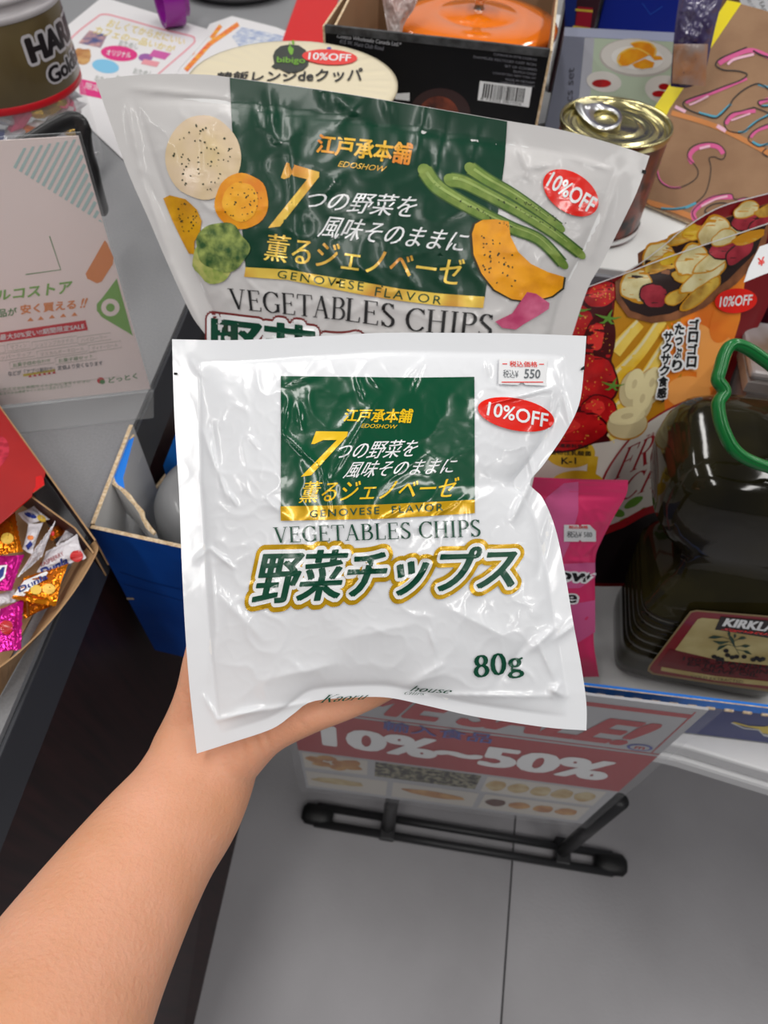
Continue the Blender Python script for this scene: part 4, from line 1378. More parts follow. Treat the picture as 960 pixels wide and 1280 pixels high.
    if full:
        pr = Print(bg.surf, 14)
        for txt, (x0, y0, x1, y1) in (('ゴロゴロ', (868, 398, 864, 460)), ('たっぷり', (850, 404, 846, 464)), ('サクサク食感。', (836, 414, 825, 512))):
            k = len(txt)
            for i, ch in enumerate(txt):
                cx, cy = x0 + (x1 - x0) * (i + .5) / k, y0 + (y1 - y0) * (i + .5) / k
                w, h = (5.5, 6.3)
                if ch in 'っぷ':
                    w, h = 4.2, 4.6 if ch == 'っ' else 6
                if ch == '。':
                    cx += 3; cy -= 4; w = h = 1.5
                pr.text(glyphs(ch), [(cx - w + .6, cy - h), (cx + w + .6, cy - h), (cx + w - .6, cy + h), (cx - w - .6, cy + h)], [(wh_ink, 0.20 if ch != '。' else 0, 17), (black_ink, 0.05, 18)])
        pr.build('lettering', t)
        pr = Print(bg.surf, 14)
        pr.ellipse(920, 376, 26.5, 15.5, red_st, 17, rot=-5, n=36)
        pr.text(glyphs('10%OFF', offset=0.02, shear=0.1), [(900, 371), (941, 368), (940, 381), (899, 384)], [(wh_ink, 0, 18)])
        pr.build('discount_sticker', t, 'red oval 10%OFF sticker')
    return t


plf1 = Plane(D(700, 370, .65), D(930, 300, .685), D(760, 640, .79))
fruit_bag('fruit chips pouch with strawberries, bananas and a 10%OFF sticker, right of the held bag', plf1,
          [(683, 408), (692, 388), (715, 366), (740, 356), (781, 341), (845, 317), (923, 291), (985, 270)],
          [(985, 270), (975, 340), (952, 400), (922, 452), (900, 520), (890, 600), (885, 730)],
          [(668, 730), (760, 733), (885, 730)], [(683, 408), (672, 470), (665, 560), (668, 730)], (0, 0), True)
plf2 = Plane(D(793, 333, .69), D(960, 242, .72), D(760, 640, .81))
fruit_bag('second red fruit chips pouch, only its upper edge showing behind the first', plf2,
          [(740, 360), (793, 333), (832, 304), (855, 285), (900, 258), (960, 241), (990, 232)],
          [(990, 232), (985, 400), (960, 600), (930, 700)], [(690, 700), (800, 704), (930, 700)], [(740, 360), (715, 450), (700, 600), (690, 700)], (28, -35), False)

# dark berry pouch with a white label at the right edge
plb = Plane(PY(940, 360, .70), PY(990, 360, .70), PY(940, 560, .698))
bp_ = thing('berry_pouch', 'dark berry pouch with a white label corner, cut by the right edge of the photo', 'snack bag', plb.at(960, 600))
berry = mat('berry_print', srgb(60, 12, 28), 0.3, col2=srgb(150, 30, 60), nscale=22, coat=0.4)
bb_ = Bag(plb, [(958, 300), (1000, 285), (1080, 270)], [(1080, 270), (1060, 704)], [(912, 704), (1060, 704)], [(958, 300), (950, 400), (925, 480), (912, 704)], 0.012, nz=(0.0015, 40), seed=2)
bb_.build('pouch', berry, bp_, 30, 50, 0.5)
pr = Print(bb_.surf, 12)
pr.poly([(962, 300), (1000, 290), (1000, 330), (966, 345), (958, 350)], wh_ink, 3)
pr.build('white_label', bp_)
# white tag with a red mark on the fruit pouch corner
tg = Plane(D(940, 340, .640), D(965, 330, .642), D(935, 352, .640))
tag_o = thing('price_tag', 'white price tag with a red yen mark at the right edge', 'tag', tg.at(950, 345))
slab('card', [tg.at(x, y) for x, y in ((930, 353), (936, 335), (950, 308), (990, 295), (990, 330), (955, 343))], 0.0006, st_paper, tag_o)
pr = Print(plane_surf(tg))
pr.text(glyphs('¥'), [(947, 323), (955, 321), (956, 331), (948, 333)], [(red_txt, 0.02, 1)])
pr.build('yen_mark', tag_o)
# clear plastic tub behind the handle
tub = thing('plastic_tub', 'pale clear plastic tub behind the green bottle handle', 'tub', (0.43, 0.640, 0.705))
tubm = mat('pale_clear_plastic', srgb(160, 155, 158), 0.2, coat=0.5, col2=srgb(120, 100, 80), nscale=14)
v, f = rings_mesh([[Vector((0.43 + sx * w, 0.640 + sy * w * 0.30, z)) for sx, sy in ((-1, -1), (1, -1), (1, 1), (-1, 1))] for w, z in ((0.11, .706), (0.14, 1.015), (0.146, 1.018), (0.146, 1.03), (0.135, 1.034))])
mesh_obj('tub_body', v, f, tubm, tub)
box('tub_lid', (0.43, 0.640, 1.039), (0.296, 0.09, 0.010), tubm, tub, bevel=0.004)

# ------------------------------------------------------------------ olive oil bottle
oil = mat('dark_oil_bottle', (0.006, 0.005, 0.003), 0.10, col2=(0.022, 0.018, 0.005), nscale=10, coat=0.25, spec=0.35, bump=0.0006, bscale=16)
BX, BY = 0.335, 0.459
bot = thing('oil_bottle', 'large square dark olive oil bottle with green carrying handle in the navy tray', 'bottle', (BX, BY, 0.706))


def sqring(cx, cy, z, hw, r=0.35, n=64, hy=None):
    out = []
    hy = hy or hw
    for k in range(n):
        a = 2 * PI * k / n
        c, s = math.cos(a), math.sin(a)
        p = 2 / r
        k_ = (abs(c) ** p + abs(s) ** p) ** (-1 / p)
        out.append(Vector((cx + hw * k_ * c, cy + hy * k_ * s, z)))
    return out


prof = [(.706, .076), (.708, .090), (.716, .097), (.735, .100), (.752, .1005)]
for k in range(6):
    z = .762 + k * .019
    w_ = .1005 + .0018 * k
    prof += [(z, w_), (z + .006, w_ + .002), (z + .0125, w_ + .002), (z + .0155, w_ - .001)]
prof += [(.884, .108), (.900, .103), (.912, .094), (.925, .092), (.940, .094), (.955, .112), (.975, .124), (1.000, .128), (1.025, .126), (1.042, .119), (1.052, .106), (1.058, .088), (1.063, .060), (1.068, .040), (1.085, .031), (1.100, .0275)]
def bc(z):
    k = sstep(.90, .98, z)
    return BX - 0.012 * k, BY + 0.03 * k
v, f = rings_mesh([sqring(*bc(z), z, hw, 0.26 if z < .9 else 0.42 if z < 1.05 else 0.42 + (z - 1.05) * 11, 96, hw * 0.56) for z, hw in prof])
mesh_obj('bottle_body', v, f, oil, bot, smooth=True)
grn = mat('green_plastic', srgb(8, 110, 48), 0.3, coat=0.3)
lathe('bottle_cap', [(0.001, 1.128), (0.026, 1.128), (0.030, 1.124), (0.0305, 1.098), (0.031, 1.094), (0.001, 1.094)], (BX, BY, 0), (0, 0, 1), grn, bot)
plh = Plane(D(900, 500, .545), D(960, 440, .545), D(950, 580, .548))
hp = [(1010, 462), (985, 470), (958, 452), (938, 438), (922, 431), (912, 433), (905, 444), (900, 462), (897, 475), (903, 484), (905, 492), (898, 503), (899, 520), (905, 540), (916, 560), (932, 573), (960, 584), (990, 590), (1010, 575)]
sp = spline(hp, 5)
path = [plh.at(x, y) for x, y in sp]
v, f = tube_data(path, 0.0048, 14, flat=1.35, up=plh.n)
mesh_obj('carrying_handle', v, f, grn, bot, smooth=True)
rib = [plh.at(x, y, 0.0058) for x, y in sp]
v, f = tube_data(rib, 0.0016, 8)
mesh_obj('handle_rib', v, f, grn, bot, smooth=True)
neck = plh.at(1005, 520)
tube('handle_collar', [Vector((BX, BY, 1.085)) + Vector((0.033 * math.cos(a / 16 * PI), 0.033 * math.sin(a / 16 * PI), 0)) for a in range(33)], 0.006, grn, bot)
for q_, yy in ((path[0], .03), (path[-1], -.03)):
    e_ = Vector((BX - .02, BY + yy, 1.087))
    tube('handle_arm', [tuple(p) for p in spline([tuple(q_), tuple((q_ + e_) / 2 + Vector((0.01, 0, .006))), tuple(e_)], 6)], 0.0055, grn, bot)
# label on the front face
lf = BY - 0.1135 * 0.56 - .0010
lp = Plane((BX - .1, lf, .74), (BX + .1, lf, .74), (BX, lf, .90))
lab_red = mat('label_red', srgb(130, 14, 30), 0.35, coat=0.3)
lab_dr = mat('label_dark_red', srgb(105, 12, 28), 0.35, coat=0.3)
lab_cr = mat('label_cream', srgb(196, 182, 128), 0.4, col2=srgb(170, 150, 95), nscale=25)
lab_bk = mat('label_black', srgb(42, 34, 30), 0.4)
lab_tn = mat('label_tan_edge', srgb(150, 128, 88), 0.4)
olv = mat('label_olive_leaf', srgb(40, 66, 52), 0.4)
olb = mat('label_olive', srgb(25, 26, 32), 0.4)
pr = Print(plane_surf(lp))
Q = lambda P: [(780 + x / 5.333, 720 + y / 5.333) for x, y in P]
outl = Q([(440, 235), (480, 225), (1400, 300), (1400, 830), (960, 770), (560, 715), (190, 655), (155, 630), (165, 600)])
pr.poly(outl, lab_tn, 1)
pr.poly(Q([(450, 243), (485, 235), (1400, 312), (1400, 815), (960, 752), (560, 700), (200, 645), (170, 622), (178, 600)]), lab_red, 2)
pr.poly(Q([(490, 285), (520, 275), (1350, 350), (1350, 610), (960, 592), (640, 560), (340, 490)]), lab_cr, 3)
pr.poly(Q([(645, 265), (1400, 330), (1400, 430), (960, 408), (605, 352)]), lab_bk, 4)
pr.poly(Q([(305, 480), (640, 562), (960, 597), (1400, 640), (1400, 760), (960, 692), (600, 660), (222, 592)]), lab_dr, 4)
pr.poly(Q([(250, 600), (600, 660), (960, 697), (1300, 745), (1290, 770), (960, 728), (600, 690), (245, 625)]), lab_cr, 5)
pr.text(glyphs('KIRKLAND', shear=0.15, offset=0.02, fat=0.07), Q([(672, 272), (1180, 325), (1160, 388), (652, 325)]), [(wh_ink, 0, 6)])
pr.text(glyphs('Signature', shear=0.3), Q([(660, 338), (1050, 375), (1035, 405), (640, 355)]), [(red_st, 0.015, 6)])
for i, (txt, q) in enumerate((('100% SPANISH', [(400, 530), (960, 590), (950, 618), (390, 555)]), ('EXTRA VIRGIN', [(430, 565), (960, 622), (950, 648), (420, 590)]), ('OLIVE OIL', [(520, 605), (900, 645), (890, 668), (510, 628)]))):
    pr.text(glyphs(txt), Q(q), [(olb, 0.01, 6)])
pr.text(glyphs('COLD EXTRACTED'), Q([(450, 652), (795, 690), (790, 708), (445, 668)]), [(lab_bk, 0, 6)])
pr.build('front_label', bot)
pr = Print(plane_surf(lp))
for a in (((770, 520), (740, 470), (720, 420), (700, 380)), ((740, 460), (690, 450), (640, 470), (620, 490)), ((735, 450), (700, 430), (640, 440), (590, 425)), ((720, 420), (660, 400), (600, 400), (560, 405)),
          ((725, 430), (760, 415), (790, 405), (815, 408)), ((740, 465), (780, 460), (810, 460), (840, 458)), ((750, 485), (790, 490), (820, 500), (850, 515)), ((705, 410), (695, 390), (700, 375), (705, 365)), ((720, 425), (735, 405), (740, 390), (735, 380))):
    P = Q(a)
    pr.line([P[0], P[1]], 0.6, olv, 6)
    pr.line([P[1], P[2]], 0.6, olv, 6, w1=4.2)
    pr.line([P[2], P[3]], 4.2, olv, 6, w1=0.3)
for k, (x, y) in enumerate(((600, 530), (625, 540), (650, 548), (690, 520), (720, 535), (750, 530), (800, 530), (860, 550), (885, 540), (905, 552), (925, 545), (680, 490))):
    pr.ellipse(780 + x / 5.333, 720 + y / 5.333, 3.4, 2.6, olb, 7, n=12)
pr.build('olive_branch_print', bot)
# white paper edge right of the bottle

# ================================================================== THINGS ON THE RISER
# can
gold_mt = mat('gold_can_metal', (0.62, 0.55, 0.28), 0.22, metal=1.0, bump=0.0001, bscale=300)
gold_lid = mat('gold_can_lid', (0.50, 0.47, 0.25), 0.25, metal=1.0, col2=(0.30, 0.28, 0.14), nscale=120, lo=0.5, hi=0.7)
alu = mat('aluminium_tab', (0.75, 0.75, 0.76), 0.28, metal=1.0)
can_l = mat('can_label', srgb(58, 38, 34), 0.35, col2=srgb(20, 13, 15), nscale=30, coat=0.4, col3=srgb(120, 50, 32))
cc = D(771, 150, .80)
ch = cc.z - 1.0205
can = thing('food_can', 'tin can with gold ring-pull lid beside the cardboard sign', 'can', (cc.x, cc.y, 1.0205))
R_ = 0.0655
lathe('can_body', [(0.001, 0.0), (R_ - .003, 0.0), (R_ - .001, 0.002), (R_ - .001, 0.005), (R_ - .002, 0.008), (R_ - .002, ch - .012), (R_ - .001, ch - .007)], (cc.x, cc.y, 1.0205), (0, 0, 1), can_l, can, 72)
lathe('can_lid', [(R_ - .001, -.009), (R_, -.006), (R_ + .0006, -.002), (R_, .0), (R_ - .0018, .0003), (R_ - .0030, -.002), (R_ - .0036, -.0065), (R_ - .0065, -.0075), (R_ - .009, -.005), (R_ - .0105, -.0048),
                   (R_ - .012, -.0066), (R_ - .016, -.0066), (R_ - .018, -.0052), (R_ - .022, -.0052), (R_ - .024, -.0062), (.030, -.0062), (.028, -.0052), (.025, -.0052), (.023, -.0064), (.001, -.0064)],
      (cc.x, cc.y, cc.z), (0, 0, 1), gold_mt, can, 96)
lathe('embossed_ring', [(.047, 0.0), (.046, .0006), (.036, .0006), (.035, 0.0)], (cc.x, cc.y, cc.z - .0062), (0, 0, 1), gold_lid, can, 72)
# ring pull
plc = Plane(cc, cc + Vector((.1, 0, 0)), cc + Vector((0, .1, 0)))
ty = lambda x, y, e: plc.at(680 + x / 4.8, y / 4.8, e)
outer = spline([(200, 590), (185, 620), (210, 670), (260, 720), (320, 760), (390, 770), (450, 745), (472, 700), (450, 655), (380, 620), (290, 595), (240, 585), (200, 590)], 4)[:-1]
inner = spline([(300, 685), (310, 720), (345, 745), (400, 745), (440, 720), (445, 690), (410, 660), (350, 648), (310, 660), (300, 685)], 6)[:-1]
bm = bmesh.new()
k = 48
ro, ri = resample(outer + [outer[0]], k)[:-1], resample(inner + [inner[0]], k)[:-1]
# start both loops at the same bearing
def roll(P):
    cx, cy = 373, 697
    i = min(range(len(P)), key=lambda i: abs(math.atan2(P[i][1] - cy, P[i][0] - cx)))
    P = P[i:] + P[:i]
    if (P[3][1] - P[0][1]) < 0:
        P = [P[0]] + P[:0:-1]
    return P
ro, ri = roll(ro), roll(ri)
vo = [bm.verts.new(ty(x, y, -0.0005)) for x, y in ro]; vi = [bm.verts.new(ty(x, y, -0.0005)) for x, y in ri]
vo2 = [bm.verts.new(ty(x, y, -0.0025)) for x, y in ro]; vi2 = [bm.verts.new(ty(x, y, -0.0025)) for x, y in ri]
for i in range(k):
    j = (i + 1) % k
    bm.faces.new([vo[i], vo[j], vi[j], vi[i]]); bm.faces.new([vo2[j], vo2[i], vi2[i], vi2[j]])
    bm.faces.new([vo[j], vo[i], vo2[i], vo2[j]]); bm.faces.new([vi[i], vi[j], vi2[j], vi2[i]])
bmesh.ops.recalc_face_normals(bm, faces=bm.faces)
bmesh.ops.bevel(bm, geom=[e for e in bm.edges if e.calc_face_angle(0) > 1.0], offset=0.0006, segments=2, affect='EDGES')
ringp = bm_obj('ring_pull', bm, alu, can, smooth=True)
rv = ty(262, 640, 0)
lathe('rivet', [(.001, .0012), (.003, .001), (.0045, 0), (.0045, -.004)], rv, (0, 0, 1), alu, ringp, 24)
lathe('label_rim', [(R_ - .0005, .004), (R_ + .0003, .006), (R_ + .0003, .009), (R_ - .0005, .011)], (cc.x, cc.y, 1.0205), (0, 0, 1), alu, can, 72)

# noodle soup cup
cream = mat('cream_lid_film', srgb(226, 214, 184), 0.3, coat=0.4, bump=0.0003, bscale=30)
creamc = mat('cream_cup_paper', srgb(222, 212, 186), 0.5)
uc = D(366, 100, .79)
cup = thing('soup_cup', 'round cream instant soup cup with black round badge and 10%OFF sticker on its lid', 'cup', (uc.x, uc.y, 1.0205))
UR = 0.5 * (D(240, 118, .80) - D(495, 122, .76)).length
uh = uc.z - 1.0205
bm = bmesh.new()
N_ = 160
ringsv = []
for r_, z_ in ((0.0, 0.0), (0.25, 0.0), (0.5, 0.0), (0.7, 0.0), (0.82, 0.0), (0.9, 0.0), (0.955, 0.0), (1.0, -0.0012), (1.0, -0.004), (0.965, -0.0045)):
    row = []
    for k in range(N_):
        a = 2 * PI * k / N_
        w = 0.0011 * (max(0.0, math.sin(a * 26 + 2 * math.sin(a * 5))) ** 2) * math.exp(-((r_ - 0.82) / 0.11) ** 2)
        row.append(bm.verts.new((uc.x + UR * r_ * math.cos(a), uc.y + UR * r_ * math.sin(a), uc.z + z_ + w)))
    ringsv.append(row)
for i in range(len(ringsv) - 1):
    for k in range(N_):
        j = (k + 1) % N_
        bm.faces.new([ringsv[i][k], ringsv[i + 1][k], ringsv[i + 1][j], ringsv[i][j]])
bmesh.ops.remove_doubles(bm, verts=bm.verts, dist=1e-6)
bm_obj('lid_film', bm, cream, cup, smooth=True)
lathe('cup_wall', [(0.001, 0), (UR * .72, 0), (UR * .73, .003), (UR * .96, uh - .006), (UR * .99, uh - .004), (UR * .95, uh - .003)], (uc.x, uc.y, 1.0205), (0, 0, 1), creamc, cup, 96)
plu = Plane(uc + Vector((0, 0, .0007)), uc + Vector((.1, 0, .0007)), uc + Vector((0, .1, .0007)))
pr = Print(plane_surf(plu))
cb = mat('badge_black', srgb(45, 50, 44), 0.4)
cg = mat('badge_green', srgb(110, 165, 45), 0.4)
Q = lambda P: [(230 + x / 3.556, y / 3.556) for x, y in P]
pr.poly(Q([(395, 250), (405, 225), (430, 205), (470, 198), (510, 202), (540, 222), (556, 255), (552, 290), (530, 312), (490, 325), (450, 320), (420, 305), (408, 308), (388, 296), (402, 285)]), cb, 1)
pr.line(Q([(468, 190), (478, 225), (482, 245)]), 1.0, cg, 2, w1=0.5)
pr.poly(Q([(462, 215), (470, 205), (488, 218), (484, 240), (474, 246), (466, 232)]), cg, 2)
pr.poly(Q([(478, 185), (486, 178), (492, 192), (484, 204)]), cg, 2)
pr.text(glyphs('bibigo', offset=0.015), Q([(414, 254), (540, 258), (538, 292), (412, 288)]), [(cg, 0, 3)])
pr.text(glyphs('韓飯レンジdeクッパ', offset=0.02), Q([(150, 322), (795, 300), (792, 365), (140, 365)]), [(black_ink, 0, 2)])
pr.ellipse(230 + 648 / 3.556, 256 / 3.556, 34.5, 9.6, red_st, 3, rot=3, n=40)
pr.text(glyphs('10%OFF', offset=0.018), Q([(556, 236), (744, 245), (740, 277), (552, 268)]), [(wh_ink, 0, 4)])
pr.ellipse(230 + 645 / 3.556, 217 / 3.556, 2.8, 1.8, sg_blue, 2)
pr.build('lid_print', cup)

# black carton with an orange casserole lid
blk_c = mat('black_carton_print', srgb(14, 14, 17), 0.4, spec=0.25)
brn_c = mat('brown_board', srgb(150, 118, 88), 0.7)
orange = mat('orange_enamel', srgb(240, 120, 8), 0.12, coat=0.8)
steel = mat('polished_steel', (0.7, 0.68, 0.64), 0.12, metal=1.0)
Yb = 0.985
f0, f1 = PY(406, 30, Yb), PY(687, 66, Yb)
zt = (f0.z + f1.z) / 2
f0 = Vector((f0.x, Yb, zt)); f1 = Vector((f1.x, Yb, zt))
dpt = Vector((0.0, 0.34, 0))
bc_ = thing('black_carton', 'open black printed carton with barcode, holding an orange casserole lid', 'carton', ((f0.x + f1.x) / 2, 1.15, 1.0205))
zb = 1.0205
slab('front_panel', [vz(f0, zb), vz(f1, zb), f1, f0], 0.003, blk_c, bc_, kraft, brn_c)
slab('side_panel', [vz(f0, zb), vz(f0 + dpt, zb), f0 + dpt, f0], 0.003, brn_c, bc_, kraft, blk_c)
slab('side_panel', [vz(f1, zb), vz(f1 + dpt, zb), f1 + dpt, f1], 0.003, brn_c, bc_, kraft, blk_c)
slab('back_panel', [vz(f0 + dpt, zb), vz(f1 + dpt, zb), f1 + dpt, f0 + dpt], 0.003, brn_c, bc_, kraft, blk_c)
gry = mat('scuffed_black_edge', srgb(75, 76, 78), 0.5, col2=srgb(40, 40, 42), nscale=80)
slab('folded_edge', [f0 + Vector((0, -.0015, -.007)), f1 + Vector((0, -.0015, -.007)), f1 + Vector((0, -.0015, .0015)), f0 + Vector((0, -.0015, .0015))], 0.005, gry, bc_)
slab('inner_flap', [vz(f0 + Vector((.012, .01, 0)), zb), vz(f0 + Vector((.012, .30, 0)), zb), vz(f0 + Vector((.012, .30, 0)), zt + .02), vz(f0 + Vector((.012, .01, 0)), zt - .002)], 0.003, brn_c, bc_, kraft)
slab('bottom_panel', [vz(f0, zb + .004), vz(f1, zb + .004), vz(f1 + dpt, zb + .004), vz(f0 + dpt, zb + .004)], 0.003, brn_c, bc_)
plk = Plane(f0, f1, vz(f0, zb))
pr = Print(plane_surf(plk))
lt = mat('pale_print', srgb(185, 185, 190), 0.5)
dim = mat('dim_print', srgb(120, 120, 128), 0.5)
pr.text(glyphs('Costco Wholesale Canada Ltd.*'), [(422, 42), (502, 53), (501, 58), (421, 47)], [(lt, 0.01, 1)])
pr.text(glyphs('415 W. Hunt Club Road'), [(425, 49), (480, 58), (479, 63), (424, 54)], [(dim, 0.01, 1)])
for i, (x0, y0, w, t) in enumerate(((617, 66, 54, 'COMBINAISON ENTRE CASSEROLE'), (592, 68.5, 78, 'ENAMELED RECYCLED CAST IRON'), (631, 79, 40, 'SET OF COVERED'), (642, 85, 28, 'DUTCH OVEN'), (616, 86, 54, 'CONCEPTION: NEW YORK, NY'), (632, 93, 36, 'MADE IN VIETNAM'), (626, 96, 42, 'FABRIQUE AU VIETNAM'))):
    y0 += i * 0.9
    pr.text(glyphs(t), [(x0, y0), (x0 + w, y0 + w * .13), (x0 + w, y0 + w * .13 + 3), (x0, y0 + 3)], [(dim, 0, 1)])
pr.poly([(600, 101), (665, 109), (661, 134), (597, 125)], st_paper, 1)
R = random.Random(5)
x = 605.0
while x < 656:
    w = R.choice((0.8, 1.2, 2.0))
    s = (x - 600) / 65
    pr.poly([(x, 103.5 + s * 8), (x + w, 103.6 + s * 8), (x + w - 2.6, 121 + s * 8.4), (x - 2.6, 120.9 + s * 8.4)], black_ink, 2)
    x += w + R.choice((0.8, 1.1, 1.6))
pr.text(glyphs('8 73202 081026'), [(601, 121.5), (652, 128.5), (651.5, 131.5), (600.5, 124.5)], [(black_ink, 0, 2)])
food = mat('printed_stew', srgb(150, 70, 45), 0.4, col2=srgb(60, 25, 20), nscale=30)
foodd = mat('printed_pot_edge', srgb(50, 28, 28), 0.4)
pr.ellipse(550, 142, 38, 32, foodd, 1); pr.ellipse(548, 146, 26, 26, food, 2)
pr.poly([(494, 117), (512, 116), (512, 126), (494, 124)], st_paper, 1)
pr.build('carton_print', bc_)
oc = PZ(597, 24, 1.145)
pot = thing('casserole_lid', 'glossy orange enamel casserole lid with steel knob inside the black carton', 'lid', (oc.x, oc.y, 1.03))
oR = 0.116
lathe('lid_dome', [(oR, -.012), (oR + .001, -.004), (oR - .002, 0), (oR - .02, .004), (.062, .009), (.058, .0075), (.054, .0095), (.02, .013), (.001, .013)], oc, (0, 0, 1), orange, pot, 96)
lathe('pot_body', [(.001, -.118), (oR * .8, -.118), (oR * .92, -.10), (oR - .004, -.012), (oR - .001, -.012)], oc, (0, 0, 1), orange, pot, 72)
lathe('knob', [(.008, .012), (.006, .018), (.007, .026), (.018, .030), (.024, .036), (.022, .041), (.012, .044), (.001, .0445)], oc, (0, 0, 1), steel, pot, 48)
wrap = mat('crumpled_clear_wrap', srgb(190, 180, 178), 0.2, col2=srgb(150, 110, 100), nscale=20, coat=0.6, bump=0.002, bscale=30)
plw = Plane(PY(482, 0, 1.1), PY(520, 0, 1.1), PY(490, 40, 1.08))
wb = Bag(plw, [(474, -22), (500, -26), (530, -24)], [(530, -24), (518, 10), (505, 30), (500, 55)], [(486, 48), (500, 55)], [(474, -22), (480, 10), (486, 48)], .01, nz=(.004, 14), seed=1)
wo = thing('clear_wrap', 'crumpled clear plastic wrap tucked beside the orange lid', 'wrap', plw.at(495, 40))
wb.build('film', wrap, wo, 24, 32, .5)

# box of ten pieces
p10 = Plane(PY(705, 46, 1.13), PY(850, 53, 1.13), PY(690, 200, 1.13))
b10 = thing('dish_set_box', 'grey and white dish set box with orange slices picture behind the can', 'box', p10.at(770, 180))
g10 = mat('blue_grey_print', srgb(130, 134, 152), 0.4)
slab('box_body', [p10.at(705, 45), p10.at(858, 53)] + [vz(p10.at(858, 53), 1.0205), vz(p10.at(705, 45), 1.0205)], 0.035, g10, b10)
pr = Print(plane_surf(p10))
wp = mat('printed_white_plate', srgb(226, 222, 216), 0.3, coat=0.3)
mint = mat('printed_mint', srgb(190, 205, 182), 0.4)
orn = mat('printed_orange_slice', srgb(245, 170, 30), 0.4, col2=srgb(235, 140, 20), nscale=60)
orr = mat('printed_orange_rind', srgb(250, 205, 90), 0.4)
pr.poly([(731, 47), (743, 47.6), (739, 140), (722, 140)], mat('pale_grey_print', srgb(185, 187, 198), 0.4), 1)
pr.poly([(743, 47.6), (857, 53), (835, 190), (733, 190)], mint, 1)
pr.ellipse(796, 72, 47, 24, mat('printed_plate_edge', srgb(196, 190, 184), 0.4), 2, rot=4); pr.ellipse(796, 71, 45, 22, wp, 3, rot=4); pr.ellipse(797, 72, 33, 15, mat('printed_plate_well', srgb(238, 236, 232), 0.3), 4, rot=4)
pr.poly([(788, 54), (800, 52), (812, 54), (819, 61), (818, 69), (808, 68), (796, 62)], orn, 5)
pr.line(spline([(788, 54), (800, 51.5), (813, 54), (820, 62), (818, 70)], 4), 1.6, orr, 5.5)
pr.poly([(773, 76), (776, 67), (786, 61), (798, 61), (812, 68), (800, 74), (784, 82), (776, 82)], orn, 6)
pr.line(spline([(812, 68), (798, 60.5), (786, 60.5), (775, 67), (772, 76), (777, 82)], 4), 1.8, orr, 6.5)
pr.poly([(790, 80), (806, 73), (818, 78), (816, 84), (802, 86), (794, 84)], orn, 6)
pr.poly([(812, 68), (826, 70), (829, 74), (818, 75)], orn, 5)
pr.ellipse(755, 102, 22, 13, wp, 3, rot=8); pr.ellipse(752, 104, 12, 5, straw, 4)
pr.ellipse(832, 112, 26, 18, wp, 3, rot=8); pr.ellipse(830, 108, 7, 4, straw, 4); pr.ellipse(824, 117, 9, 4, straw, 4)
pr.text(glyphs('10pcs set'), [(704, 152), (709, 85), (721, 84), (717, 152)], [(mat('dark_grey_ink', srgb(75, 76, 88), 0.4), 0.005, 3)])
pr.build('box_print', b10)
# boxes at the back
bluem = mat('plain_blue_box', srgb(4, 30, 130), 0.4)
pbk = Plane(PY(745, 40, 1.30), PY(860, 40, 1.30), PY(750, 100, 1.30))
bb2 = thing('storage_box', 'plain blue box at the back behind the dish set box', 'box', (0.2, 1.42, 1.0205))
a0, a1 = PY(748, 30, 1.30), PY(868, 30, 1.30)
box('box_body', ((a0.x + a1.x) / 2, 1.42, 1.0205 + 0.16), (a1.x - a0.x, 0.24, 0.32), bluem, bb2, bevel=0.002)
pr = Print(plane_surf(pbk))
pr.line([(803, 4), (813, 18), (828, 8)], 0.9, mat('blue_line', srgb(30, 80, 175), 0.4), 1)
pr.build('tick_print', bb2)
mar = mat('maroon_package', srgb(50, 22, 30), 0.4)
mb = thing('display_package', 'dark maroon package with red and blue print between the carton and the blue box', 'package', (0.06, 1.38, 1.0205))
a0, a1 = PY(702, 30, 1.28), PY(744, 30, 1.28)
box('box_body', ((a0.x + a1.x) / 2, 1.34, 1.0205 + 0.15), (a1.x - a0.x, 0.12, 0.30), mar, mb, bevel=0.002)
pm = Plane(PY(702, 30, 1.28), PY(744, 30, 1.28), PY(702, 60, 1.28))
pr = Print(plane_surf(pm))
pr.poly([(706, -10), (722, -10), (718, 33), (706, 33)], mat('printed_blue_patch', srgb(20, 40, 110), 0.4), 1)
pr.poly([(722, 8), (741, 10), (738, 35), (719, 33)], mat('printed_red_patch', srgb(150, 20, 40), 0.4), 1)
pr.line([(719, 12), (741, 14)], 2.5, yel, 2); pr.line([(716, 33), (738, 36)], 2.5, yel, 2)
pr.build('package_print', mb)
purp = mat('purple_clear_film', srgb(48, 34, 76), 0.15, coat=0.8, col2=srgb(90, 84, 120), nscale=18, bump=0.002, bscale=25)
plt_ = Plane(PY(860, 40, 1.06), PY(890, 40, 1.06), PY(850, 110, 1.045))
cb_ = thing('cellophane_bag', 'purple and clear cellophane bag beside the yellow taped cardboard sign', 'bag', plt_.at(850, 105))
cbg = Bag(plt_, [(852, -22), (880, -26), (910, -22)], [(910, -22), (895, 30), (880, 100)], [(838, 108), (860, 116), (880, 112)], [(852, -22), (843, 40), (838, 108)], .012, nz=(.004, 18), seed=6)
cbg.build('film', purp, cb_, 30, 50, .5)
pr = Print(cbg.surf, 8)
pr.poly([(842, 55), (885, 55), (882, 108), (840, 104)], mat('pale_film_foot', srgb(150, 135, 130), 0.25, col2=srgb(170, 120, 85), nscale=30, coat=0.5), 9)
pr.build('clear_foot', cb_)

# cardboard sign with hand lettering
card = mat('brown_cardboard', srgb(150, 116, 86), 0.75, col2=srgb(138, 104, 76), nscale=20, bump=0.0002, bscale=200)
B0, B1 = PZ(752, 232, 1.0255), PZ(868, 281, 1.0255)
e1 = (B1 - B0).normalized()
r_ = ray(909, 0)
